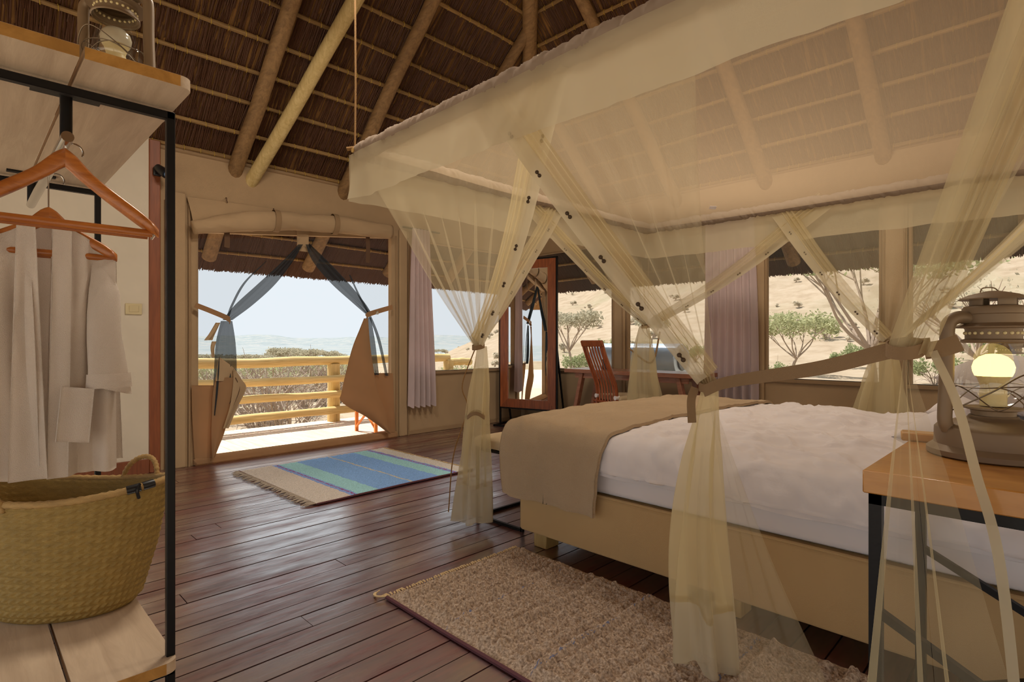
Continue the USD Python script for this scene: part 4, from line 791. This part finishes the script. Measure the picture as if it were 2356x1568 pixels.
fringe(g, .79, 1, .77, 60, 'fringe_cream', .028, 'y'); fringe(g, -.79, -1, .77, 60, 'fringe_cream', .03, 'y')
obj('binding', tube(wob((-.385, -.785, .008), (-.385, .785, .008), 30, .004, 2), .008, 6), 'rug_binding', g)
obj('corner_tassel', tube(curve([(-.38, .79, .01), (-.41, .815, .012), (-.40, .85, .006), (-.37, .86, .01)], 12), [.004] * 6 + [.007] * 3 + [.003] * 3, 6), 'fringe_cream', g)

# ================================================================ DOOR FLAPS, CURTAINS
def rows_sheet(rows, y, wave=0., k=3, nu=24, nv=40, dy=None, seed=0, ph=0., thick=.0):
    """cloth in or near the door plane: rows of (height line, left, right), measured on the photograph and set down at their real distance y"""
    rows = np.array(rows, float); h = np.linspace(0, 1, nv) * (len(rows) - 1); R = curve(rows, nv)
    u = np.linspace(0, 1, nu); P = np.zeros((nv, nu, 3))
    for i, (py, a, b) in enumerate(R):
        yy = y if dy is None else y + np.interp(i / (nv - 1), np.linspace(0, 1, len(dy)), dy)
        A, B = at(a, py, y=yy), at(b, py, y=yy); P[i] = A + (B - A) * u[:, None]
        P[i, :, 1] += wave * np.sin(2 * PI * k * u + ph + 2.5 * i / nv) * (.4 + .6 * i / nv)
    return shell(P, thick) if thick else grid(P)
fp = thing('door_flap', 'left tent door flap of mesh and canvas tied back to its jamb', 'door flap')
Y0 = WY - .06
obj('mesh_panel', rows_sheet([(548, 452, 692), (600, 453, 652), (650, 453, 608), (700, 454, 556), (735, 454, 520), (800, 455, 502), (886, 456, 497)], Y0 + .02, .006, 4), 'door_mesh', fp, smooth=True)
obj('gathered_mesh', rows_sheet([(562, 686, 698), (605, 646, 672), (655, 592, 632), (700, 543, 582), (736, 513, 533)], Y0, .022, 3.3, nu=50), 'door_mesh_folds', fp, smooth=True)
obj('mesh_crease', rows_sheet([(600, 612, 614), (650, 560, 566), (700, 532, 538), (728, 522, 528)], Y0 - .005, .004, 1), 'door_mesh_folds', fp, smooth=True)
obj('gathered_mesh', rows_sheet([(738, 508, 534), (790, 497, 541), (850, 494, 543), (905, 492, 538), (955, 490, 512)], Y0 - .01, .024, 3.6, nu=50), 'door_mesh_folds', fp, smooth=True)
obj('canvas_panel', rows_sheet([(868, 497, 540), (905, 491, 538), (950, 489, 529), (1000, 487, 517), (1053, 487, 495)], Y0 - .03, .030, .8, ph=1., thick=.004), 'flap_canvas', fp, smooth=True)
obj('canvas_panel', rows_sheet([(886, 441, 498), (940, 442, 494), (1000, 445, 490), (1066, 449, 488)], Y0 + .025, .010, .6, thick=.004), 'flap_canvas', fp, smooth=True)
obj('canvas_corner', rows_sheet([(848, 537, 540), (872, 537, 556), (893, 535, 567), (935, 528, 548), (985, 512, 526)], Y0 - .045, .012, .7, ph=2, thick=.004), 'canvas', fp, smooth=True, label='folded corner of the canvas with a stitched seam')
obj('corner_seam', rows_sheet([(868, 541, 543), (893, 549, 552), (925, 538, 541), (955, 524, 527)], Y0 - .052, 0, 1), 'strap_dark', fp, smooth=True)
obj('canvas_tongue', rows_sheet([(742, 497, 507), (764, 484, 497), (782, 470, 489)], Y0 - .02, .008, 1, thick=.004), 'canvas', fp, smooth=True)
obj('canvas_tongue', rows_sheet([(785, 488, 498), (800, 485, 494), (822, 487, 494)], Y0 - .02, .004, 1, thick=.004), 'canvas', fp, smooth=True)
obj('canvas_triangle', rows_sheet([(822, 504, 507), (850, 500, 541), (876, 496, 535)], Y0 - .026, .006, 1, thick=.004), 'canvas', fp, smooth=True)
obj('tie_back', ribbon([at(449, 701, y=Y0 - .0), at(485, 715, y=Y0 - .03), at(524, 732, y=Y0 - .06), at(530, 741, y=Y0 - .03)], .042), 'flap_canvas', fp)
fp = thing('door_flap', 'right tent door flap of mesh and canvas tied back beside the lilac curtain', 'door flap')
obj('mesh_panel', rows_sheet([(548, 708, 890), (600, 733, 891), (650, 775, 892), (700, 828, 893), (724, 850, 893), (780, 868, 894), (864, 892, 896)], Y0 + .02, .006, 4), 'door_mesh', fp, smooth=True)
obj('gathered_mesh', rows_sheet([(562, 703, 713), (600, 720, 752), (650, 762, 800), (695, 812, 838), (724, 845, 856)], Y0, .020, 2.7, nu=50), 'door_mesh_folds', fp, smooth=True)
obj('mesh_crease', rows_sheet([(632, 803, 806), (680, 824, 829), (722, 846, 852), (780, 868, 875), (864, 887, 893)], Y0 - .004, .004, 1), 'door_mesh_folds', fp, smooth=True)
obj('gathered_mesh', rows_sheet([(730, 842, 854), (780, 838, 862), (820, 840, 866), (862, 856, 870)], Y0 - .005, .016, 2.4, nu=40), 'door_mesh_folds', fp, smooth=True)
obj('canvas_panel', rows_sheet([(732, 839, 846), (760, 828, 848), (790, 816, 851), (820, 807, 855), (850, 800, 860), (880, 793, 866), (905, 788, 873), (920, 785, 880), (938, 806, 888), (955, 838, 893), (975, 867, 896), (997, 895, 899)], Y0 - .04, .030, .8, ph=.5, nv=70, thick=.004), 'flap_canvas', fp, smooth=True)
obj('canvas_panel', rows_sheet([(858, 856, 904), (900, 866, 905), (950, 884, 907), (994, 896, 910)], Y0 + .02, .008, .6, thick=.004), 'flap_canvas', fp, smooth=True)
obj('tie_back', ribbon([at(903, 706, y=Y0 - .0), at(875, 714, y=Y0 - .03), at(850, 722, y=Y0 - .05), at(843, 728, y=Y0 - .02)], .05), 'flap_canvas', fp)
obj('buckle', box(at(868, 719, y=Y0 - .045), (.03, .01, .035), ch=.003), 'chrome', fp)
ro = thing('rolled_canvas', 'rolled up canvas door cover strapped above the open doorway', 'rolled canvas')
pts = [at(443, 523, y=WY - .075), at(530, 514, y=WY - .085), at(632, 508, y=WY - .10), at(700, 512, y=WY - .09), at(772, 516, y=WY - .085), at(840, 524, y=WY - .08), at(900, 533, y=WY - .07)]
c = curve(pts, 60); m = tube(c, np.interp(np.linspace(0, 1, 60), [0, .2, .42, .5, .72, 1], [.055, .085, .092, .078, .086, .072]), 24, flat=(1, .75)); v = m.vertices
m.vertices = v + (fbm(v * [5, 14, 14], 3, 4)[:, None] - .5) * np.array([0, .03, .04]); obj('roll', m, 'canvas', ro, smooth=True)
pl = [at(430, 452, y=WY - .02), at(560, 470, y=WY - .02), at(640, 482, y=WY - .02), at(770, 500, y=WY - .02), at(897, 516, y=WY - .02)]; pb = [at(446, 520, y=WY - .03), at(560, 510, y=WY - .04), at(640, 503, y=WY - .05), at(770, 512, y=WY - .04), at(897, 530, y=WY - .03)]
A, B = curve(pl, 40), curve(pb, 40); u = np.linspace(0, 1, 8)[:, None, None]; P = A[None] * (1 - u) + B[None] * u; P[..., 1] -= .012 * np.sin(u[..., 0] * PI) * (1 + np.sin(np.arange(40) * .5)); obj('cover_top', shell(P, .005), 'canvas', ro, smooth=True)
for px, py, ln in ((632, 508, .0), (770, 516, .0)):
    i = int(np.argmin(np.abs(c[:, 0] - at(px, py, y=WY - .09)[0]))); h = np.linspace(0, 2 * PI, 24); rr_ = .095
    obj('roll_strap', ribbon(np.stack([c[i, 0] + 0 * h, c[i, 1] + rr_ * .80 * np.cos(h), c[i, 2] + (rr_ + .006) * np.sin(h)], 1), .05, up=(1, 0, 0)), 'strap_cloth', ro)
for px, py in ((521, 460), (630, 485), (735, 500)):
    q = at(px, py, y=WY - .03); obj('hook', tube(curve([q + [0, .02, .02], q + [0, 0, .02], q + [0, -.012, -.01], q + [.008, 0, -.02]], 12), .004, 6), 'strap_dark', ro)
for x, z0, z1 in ((522, 541, 569), (846, 546, 604)): obj('hanging_strap', ribbon([at(x, z0 - 12, y=WY - .05), at(x + 1, (z0 + z1) / 2, y=WY - .045), at(x, z1, y=WY - .05)], .045, up=(1, 0, 0)), 'strap_dark', ro)
obj('centre_tab', ribbon([at(697, 530, y=WY - .03), at(697, 552, y=WY - .03), at(697, 578, y=WY - .028)], .115, up=(1, 0, 0)), 'canvas', ro)

def curtain(label, a, b, z0, z1, folds, amp, seed, spread=1.0, axis='y', pinch=.8):
    """a hanging curtain from a to b along its wall"""
    cn = thing('curtain', label, 'curtain'); u, v = np.meshgrid(np.linspace(0, 1, folds * 14), np.linspace(0, 1, 50), indexing='ij')
    f = np.sin(2 * PI * folds * u + .8 * fbm(np.stack([u * 3, v * 1.2, u * 0], -1), 2, seed) * 2) ; am = amp * (.55 + .6 * v) * (.7 + .6 * fbm(np.stack([u * 5, v, u * 0], -1), 2, seed + 1))
    w = pinch + (1 - pinch) * v ** .8; mid = (a + b) / 2; U = mid + (b - a) * (u - .5) * w + .01 * np.sin(v * 4 + seed)
    z = z1 + (z0 - z1) * v + .012 * np.sin(u * folds * 2 * PI + 1) * (v > .97); d = f * am
    P = np.stack([U, WY - .085 + d, z], -1) if axis == 'y' else np.stack([WX - .10 + d, U, z], -1)
    obj('cloth', shell(P, .003), 'curtain_white', cn, smooth=True); k = int(50 * .955)
    obj('hem', grid(P[:, k:] + (np.array([0, -.004, 0]) if axis == 'y' else np.array([-.004, 0, 0]))), 'curtain_white', cn, smooth=True); return cn
ca = curtain('pale lilac curtain hanging between the doorway and the corner window', 3.50, 3.87, .32, 2.30, 5, .028, 4, pinch=.62)
cb = curtain('wide pale lilac curtain by the back windows behind the bed', 2.05, 2.62, .28, 2.30, 7, .034, 9, axis='x', pinch=.82)
for cn, p0, p1 in ((ca, (3.45, WY - .06, 2.30), (3.95, WY - .06, 2.30)), (cb, (WX - .07, 2.0, 2.30), (WX - .07, 2.7, 2.30))): obj('curtain_rod', tube([p0, p1], .012, 10), 'black_steel', cn)

# ================================================================ CORNER: MIRROR, DESK, CHAIR
mr = thing('mirror', 'tall standing mirror in a broad reddish wood frame on a black steel stand', 'mirror', loc=(4.95, 4.675, 0), rz=math.radians(-75.2))
w, z0, z1, fw = .385, .225, 2.04, .105
obj('glass', bx(-w + fw - .01, w - fw + .01, -.006, .0, z0 + fw - .01, z1 - fw + .01), 'mirror', mr, smooth=False)
def mitre(p):  # a frame member from a trapezoid in (x, z)
    m = extrude(sg.Polygon(p), .032); v = m.vertices; m.vertices = np.stack([v[:, 0], -.020 + v[:, 2], v[:, 1]], 1); m.invert(); return m
for p in (((-w, z0), (w, z0), (w - fw, z0 + fw), (-w + fw, z0 + fw)), ((-w, z1), (-w + fw, z1 - fw), (w - fw, z1 - fw), (w, z1)), ((-w, z0), (-w + fw, z0 + fw), (-w + fw, z1 - fw), (-w, z1)), ((w, z0), (w, z1), (w - fw, z1 - fw), (w - fw, z0 + fw))): obj('frame_member', mitre(p), 'mirror_wood', mr, smooth=20)
obj('back_board', bx(-w + .01, w - .01, .0, .02, z0 + .01, z1 - .01), 'black_plastic', mr)
t = .02
obj('stand', [bar((-w - t / 2, 0, .0), (-w - t / 2, 0, z1 + .02), t), bar((w + t / 2, 0, .0), (w + t / 2, 0, z1 + .02), t), bar((-w - t, 0, z1 + .012), (w + t, 0, z1 + .012), t), bar((-w - t, 0, z0 - t / 2), (w + t, 0, z0 - t / 2), t)], 'black_steel', mr)
obj('base_frame', [bar((-w, -.16, t / 2), (w, -.16, t / 2), t), bar((-w, .26, t / 2), (w, .26, t / 2), t), bar((-w, -.17, t / 2), (-w, .27, t / 2), t), bar((w, -.17, t / 2), (w, .27, t / 2), t)], 'black_steel', mr)
for s in (-1, 1): obj('back_strut', bar((s * w, .012, 1.0), (s * w, .25, .02), .018), 'black_steel', mr)
ds = thing('desk', 'reddish brown wooden desk on splayed legs under the back windows', 'desk', loc=(5.065, 3.22, 0)); dl, dd, dz, dt = .80, .212, .738, .042
for k in range(3): obj('top_plank', box((-dd + dd * 2 / 3 * (k + .5), 0, dz - dt / 2), (dd * 2 / 3 - .001, dl * 2, dt), ch=.003), 'desk_wood', ds)
obj('apron', [bx(-dd + .05, -dd + .075, -dl + .12, dl - .12, dz - dt - .055, dz - dt), bx(dd - .075, dd - .05, -dl + .12, dl - .12, dz - dt - .055, dz - dt)], 'desk_wood', ds)
for sx in (-1, 1):
    for sy in (-1, 1): obj('leg', bar((sx * (dd - .06), sy * (dl - .22), dz - dt), (sx * (dd - .05), sy * (dl - .06), .0), .06, .045, ch=.004), 'desk_wood', ds)
for sy in (-1, 1): obj('foot_rail', bar((-dd + .06, sy * (dl - .115), .22), (dd - .06, sy * (dl - .115), .22), .04, .03), 'desk_wood', ds)
chv = thing('desk_chair', 'reddish wooden chair with a tall curved slatted back facing the desk', 'chair', loc=(4.62, 3.27, 0), rz=-math.radians(17))
hw = .155
zs = np.array([.30, .46, .60, .74, .90, 1.05]); xs_ = np.array([-.005, .0, -.015, -.065, -.135, -.185])
def stile(y, z0, z1, wx=.020, wy=.022):
    z = np.linspace(z0, z1, 22); x = np.interp(z, zs, xs_); p = curve(np.stack([x, z * 0 + y, z], 1)[::3], 30); return tube(p, wx * .5 * 1.2, 8, flat=(wx / .024 * 1.0, wy / .024))
for s in (-1, 1):
    p = curve([(-.06, s * hw, 0), (-.02, s * hw, .25), (.0, s * hw, .46), (-.012, s * hw, .60), (-.065, s * hw, .74), (-.135, s * hw, .90), (-.185, s * hw, 1.04)], 40); obj('stile', tube(p, .019, 8, flat=(1.1, .75)), 'chair_wood', chv, smooth=50)
    obj('front_leg', bar((.40, s * .20, 0), (.39, s * .20, .43), .042, ch=.004), 'chair_wood', chv)
    obj('seat_rail', bar((.0, s * .195, .405), (.40, s * .20, .405), .05, .025), 'chair_wood', chv)
for k in range(6): obj('slat', stile(-hw + .042 + k * .0452, .30, 1.01, .016, .032), 'chair_wood', chv, smooth=50)
obj('crest_rail', box((-.184, 0, 1.025), (.030, hw * 2 + .035, .062), ry=-.32, ch=.006), 'chair_wood', chv); obj('lower_rail', box((-.004, 0, .30), (.026, hw * 2, .05), ch=.004), 'chair_wood', chv)
obj('seat', box((.20, 0, .437), (.44, .43, .022), ch=.005), 'chair_wood', chv)
cs = obj('seat_cushion', rbox(.01, .42, -.20, .20, .449, .505, .022), 'cushion_cloth', chv, smooth=60)
for s in (-1, 1): obj('cushion_tie', tube([(-.022, s * hw, .49), (.03, s * hw, .49)], .022, 10), 'sheet_white', cs)
rd = thing('handheld_radio', 'black handheld radio with a long aerial standing on the desk', 'radio', loc=(5.02, 3.58, .739))
obj('body', box((0, 0, .055), (.034, .056, .11), ch=.005), 'black_plastic', rd); obj('aerial', tube([(0, .018, .11), (0, .018, .17), (0, .019, .27)], [.007, .0045, .003], 8), 'black_plastic', rd); obj('knob', tube([(0, -.014, .11), (0, -.014, .124)], .007, 10), 'black_plastic', rd)

# small things on the walls
sw = thing('light_switch', 'cream light switch on the white plaster wall', 'light switch', loc=(.973, WY - .035, 1.30)); obj('plate', box((0, -.006, 0), (.11, .012, .086), ch=.003), 'switch_plastic', sw); obj('rocker', box((0, -.014, 0), (.062, .008, .05), rx=.12, ch=.002), 'switch_plastic', sw)
sp = thing('wall_spotlight', 'small black spotlight fixed high beside the wooden door post', 'lamp', loc=(1.13, WY - .045, 2.405)); obj('mount', box((0, -.012, .0), (.06, .03, .07), ch=.008), 'black_plastic', sp)
obj('head', tube([(0, -.02, .03), (.02, -.06, .0), (.045, -.10, -.03)], [.030, .036, .038], 16), 'black_plastic', sp); obj('lens', put(trimesh.creation.icosphere(2, .024), (.046, -.103, -.031)), 'lens_blue', sp)

# ================================================================ OUTDOORS, NEAR
rl = thing('deck_railing', 'railing of pale round poles along the edge of the deck', 'railing'); RYY = 7.0
for x in (-.35, 1.62, 3.59, 5.56): obj('post', tube(wob((x, RYY, -.35), (x, RYY, .742), 8, .004, int(x * 9) + 5), .082, 16), 'post_wood', rl, smooth=50)
for k, (z, rr_) in enumerate(((.785, .060), (.555, .048), (.345, .046), (.12, .050))):
    for j, (a, b) in enumerate(((-.9, 1.62), (1.58, 5.56), (5.5, 6.0))):
        y = RYY - (0 if k == 0 else .118); zz = z - (.07 if (j == 2 and k == 0) else 0)
        obj('rail', tube(wob((a, y, zz + .004), (b, y, zz - .004), 26, .016, 31 + k * 7 + j), rr_ * (1 + .05 * np.sin(np.arange(26) * .9 + k)), 14), 'rail_wood', rl, smooth=50)
st = thing('folding_stool', 'orange wooden folding stool on the deck behind the right door flap', 'stool', loc=(3.39, 5.60, -.03))
for y in (0, .43):
    for x in (0, .36): obj('leg', bar((x, y, 0), (x, y, .44), .036, .022), 'stool_wood', st)
for x in (0, .36): obj('brace', bar((x + .02, .02, .05), (x + .02, .41, .36), .024, .014), 'stool_wood', st); obj('brace', bar((x - .02, .41, .05), (x - .02, .02, .36), .024, .014), 'stool_wood', st)
obj('seat', box((.18, .215, .452), (.42, .48, .024), ch=.005), 'stool_wood', st)
tk = thing('water_tank', 'blue grey metal water tank lying outside the window behind the desk', 'tank', loc=(6.75, 0, 0)); q0, q1, rr_, tz = 3.58, 4.95, .225, .79
m = tube([(0, q0, tz), (0, q0 + .02, tz), (0, (q0 + q1) / 2, tz), (0, q1 - .02, tz), (0, q1, tz)], [rr_ * .96, rr_, rr_, rr_, rr_ * .96], 40); obj('drum', m, 'tank_metal', tk, smooth=40)
obj('end_cap', tube([(0, q0 - .02, tz), (0, q0, tz)], [rr_ * .55, rr_ * .6], 30), 'tank_cap', tk); obj('valve', [tube([(-.12, q0 - .06, tz + .05), (-.12, q0 + .02, tz + .05)], .03, 12), tube([(-.12, q0 - .04, tz + .05), (-.12, q0 - .04, tz + .16)], .016, 8)], 'tank_cap', tk)
for y in (q0 + .2, q1 - .2): obj('cradle', [bx(-.22, .22, y - .03, y + .03, tz - rr_ - .05, tz - rr_ + .03), bx(-.2, -.15, y - .03, y + .03, -1.6, tz - rr_), bx(.15, .2, y - .03, y + .03, -1.6, tz - rr_)], 'post_wood', tk)

# ================================================================ TREES AND BUSHES
def leaves(centers, radii, n, size, seed, flat=1.0):
    g = np.random.default_rng(seed); k = g.integers(0, len(centers), n); d = g.normal(0, 1, (n, 3)); d /= np.linalg.norm(d, axis=1, keepdims=True); d *= (g.random(n) ** .45)[:, None]; d[:, 2] *= flat
    c = np.asarray(centers)[k] + d * np.asarray(radii)[k][:, None]; a = g.normal(0, 1, (n, 3)); a /= np.linalg.norm(a, axis=1, keepdims=True); b = np.cross(a, g.normal(0, 1, (n, 3))); b /= np.linalg.norm(b, axis=1, keepdims=True); s = size * g.uniform(.6, 1.4, n)[:, None]
    v = np.stack([c - a * s, c + b * s * .55, c + a * s, c - b * s * .55], 1).reshape(-1, 3); i = np.arange(n) * 4
    return T(v, np.stack([i, i + 1, i + 2, i + 3], 1))
def tree_proto(name, label, group, loc, H, spread, seed, leaf, nl, size, flat=.35, trunk=.05, crown=.42, nb=7, cat='tree', fork=.35, sides=7):
    g = np.random.default_rng(seed); t = thing(name, label, cat, group, loc=loc)
    base = curve([(0, 0, -.4), (g.normal(0, .05) * H * .3, g.normal(0, .05) * H * .3, H * fork * .5), (g.normal(0, .06) * H, g.normal(0, .06) * H, H * fork)], 10); obj('trunk', tube(base, np.linspace(trunk * H, trunk * H * .7, 10), sides), 'bark', t, smooth=60)
    cs_, rs_, tw_ = [], [], []
    for k in range(nb):
        a = 2 * PI * (k + g.uniform(-.3, .3)) / nb; rr_ = spread * g.uniform(.45, .95) / 2; top = np.array([rr_ * math.cos(a), rr_ * math.sin(a), H * g.uniform(.80, .96)]); midp = base[-1] * .5 + top * .5 + g.normal(0, .05 * H, 3) * [1, 1, .4] - [0, 0, .06 * H]
        p = curve([base[-2], midp, top], 10); tw_.append(tube(p, np.linspace(trunk * H * .5, trunk * H * .14, 10), 5)); cs_.append(top); rs_.append(spread * g.uniform(.16, .26))
        for q in range(3):
            e = top + np.array([g.normal(0, .2), g.normal(0, .2), g.uniform(-.02, .16)]) * spread * .6; e[2] = min(e[2], H); tw_.append(tube(curve([p[5 + q], (p[7] + e) / 2, e], 6), np.linspace(trunk * H * .2, trunk * H * .06, 6), 4)); cs_.append(e); rs_.append(spread * g.uniform(.12, .20))
    obj('branches', tw_, 'bark', t, smooth=60)
    if nl: obj('foliage', leaves(cs_, rs_, nl, size, seed, flat), leaf, t, smooth=False, kind='stuff')
    return t
def bush_proto(name, label, group, loc, R, H, seed, leaf, nl, size, twigs=14, cat='bush', bark='bark'):
    g = np.random.default_rng(seed); t = thing(name, label, cat, group, loc=loc); tw_, cs_, rs_ = [], [], []
    for k in range(twigs):
        a = g.uniform(0, 2 * PI); rr_ = R * g.uniform(.3, 1); top = np.array([rr_ * math.cos(a), rr_ * math.sin(a), H * g.uniform(.5, 1)]); p = curve([(0, 0, -.15), top * [.35, .35, .5] + g.normal(0, .06 * R, 3), top], 8); tw_.append(tube(p, np.linspace(.022 * H, .006 * H, 8), 4)); cs_.append(top * .9); rs_.append(R * g.uniform(.25, .45))
        for q in range(5):
            e = p[3 + q % 4] + g.normal(0, .28 * R, 3) + [0, 0, .1 * H]; tw_.append(tube(curve([p[2 + q % 4], (p[3 + q % 4] + e) / 2 + g.normal(0, .04 * R, 3), e], 5), np.linspace(.009 * H, .003 * H, 5), 3))
    obj('twigs', tw_, bark, t, smooth=60)
    if nl: obj('foliage', leaves(cs_, rs_, nl, size, seed, .8), leaf, t, smooth=False, kind='stuff')
    return t
_taken = []
def spot(px, d, rad):
    """a free place on the ground along a line of sight, at about the distance d"""
    for k in range(60):
        p = ground_at(px, d)
        if all(math.hypot(p[0] - q[0], p[1] - q[1]) > rad + q[2] for q in _taken): break
        d *= 1.05
    _taken.append((p[0], p[1], rad)); return p
# acacias on the slope seen past the desk and bed
tree_proto('acacia_tree', 'pale green acacia with a forked trunk seen between mirror and chair', None, spot(1312, 40, 2.37), 3.7, 4.3, 5, 'leaf_grey', 2600, .10, flat=.55, trunk=.030)
tree_proto('acacia_tree', 'big spreading acacia outside the window at the head of the bed', None, spot(2015, 21, 3.08), 4.9, 5.6, 12, 'leaf_green', 5200, .075, flat=.30, trunk=.030, nb=9)
tree_proto('acacia_tree', 'small leafy green tree low outside beside the wide curtain', None, spot(1825, 34, 1.98), 3.2, 3.6, 17, 'leaf_fresh', 3200, .085, flat=.8, trunk=.03)
tree_proto('bare_tree', 'leafless grey tree outside seen left of the near lantern', None, spot(2215, 24, 2.42), 4.0, 4.4, 23, 'leaf_grey', 500, .06, flat=.5, trunk=.030, nb=10)
tree_proto('acacia_tree', 'distant round tree on the hillside right of the desk chair', None, spot(1500, 62, 1.87), 3.0, 3.4, 29, 'leaf_grey', 1500, .13, flat=.7, trunk=.03)
# the clump along the crest of the slope beyond the deck
far0 = tree_proto('acacia_tree', 'flat topped acacia', 'trees on the crest beyond the deck', spot(655, 118, 3.4), 3.3, 6.8, 33, 'leaf_grey', 2200, .20, flat=.42, trunk=.028, nb=8)
far0.SetCustomDataByKey('label', 'acacia on the crest beyond the railing, fifth from the left between the door flaps')
for px, d, s, lab in ((560, 108, .7, 'first'), (585, 112, .66, 'second'), (612, 125, .62, 'third'), (636, 136, .8, 'fourth'), (683, 138, .8, 'sixth'), (708, 112, .92, 'seventh'), (738, 120, .85, 'eighth'), (772, 126, .7, 'ninth')): copy(far0, spot(px, d, 3.4 * s), rng.uniform(0, 6.28), f'acacia on the crest beyond the railing, {lab} from the left between the door flaps', scale=s * .95)
copy(far0, spot(478, 114, 2.4), 1.0, 'dark acacia on the crest seen through the mesh of the left door flap', scale=.7)
copy(far0, spot(1012, 140, 1.7), 2.0, 'acacia on the slope seen low through the corner window', scale=.5)
# shrubs dotted over the hill
sh0 = bush_proto('shrub', 'small grey green shrub, one of many dotted over the dry hillside', 'shrubs dotted over the hillside', spot(1450, 90, 1.3), 1.1, 1.3, 41, 'leaf_pale', 420, .16, twigs=6, bark='bark_pale')
for k in range(170):
    px = rng.uniform(1000, 2480); d = 55 * (330 / 55) ** rng.random() ** .8; sc = rng.uniform(.35, 1.0) * (.8 + d / 400); copy(sh0, spot(px, d, 1.25 * sc), rng.uniform(0, 6.28), scale=sc)
# thorn scrub close below the deck
th0 = bush_proto('thorn_bush', 'dry leafless thorn bush in the scrub just below the deck', 'thorn bushes below the deck', spot(668, 10.2, 1.0), .95, 1.25, 51, 'leaf_grey', 90, .03, twigs=16)
for px, d, s in ((600, 13.5, 1.2), (640, 17, 1.2), (700, 15, 1.1), (560, 11, .9), (745, 14, 1.0), (780, 18, 1.3), (520, 15, 1.2), (720, 22, 1.5), (610, 24, 1.6), (660, 30, 1.6), (800, 26, 1.5), (560, 27, 1.6), (480, 20, 1.4), (850, 20, 1.3), (690, 40, 1.9), (750, 36, 1.8), (1040, 16, 1.1)): copy(th0, spot(px, d, 1.0 * s), rng.uniform(0, 6.28), scale=s)
gb0 = bush_proto('leafy_bush', 'low yellow green bush among the thorn scrub below the deck', 'leafy bushes below the deck', spot(600, 20, 1.25), 1.2, 1.1, 57, 'leaf_fresh', 1500, .055, twigs=12)
for px, d, s in ((680, 21, 1.1), (730, 28, 1.3), (640, 34, 1.5), (540, 22, 1.1), (770, 32, 1.4), (470, 15, 1.0), (590, 45, 1.7), (700, 52, 1.8), (820, 36, 1.3), (1010, 24, 1.0), (1060, 34, 1.2), (500, 38, 1.5), (640, 62, 1.8), (760, 70, 1.8)): copy(gb0, spot(px, d, 1.25 * s), rng.uniform(0, 6.28), scale=s)
gd0 = bush_proto('green_bush', 'round green bush on the flat ground below the back windows', 'green bushes below the back windows', spot(1340, 30, 1.1), 1.0, 1.2, 61, 'leaf_green', 1500, .06, twigs=10)
gd0.SetCustomDataByKey('label', 'round green bush beyond the back windows, leftmost of the ten there')
for px, d, s, lab in ((1392, 55, 1.4, 'second'), (1600, 48, 1.2, 'third'), (1700, 40, 1.2, 'fourth'), (1780, 26, .8, 'fifth'), (1900, 60, 1.6, 'sixth'), (1960, 44, 1.3, 'seventh'), (2150, 30, 1.0, 'eighth'), (2260, 50, 1.5, 'ninth'), (2330, 36, 1.1, 'tenth')): copy(gd0, spot(px, d, 1.1 * s), rng.uniform(0, 6.28), f'round green bush beyond the back windows, {lab} of the ten from the left', scale=s)
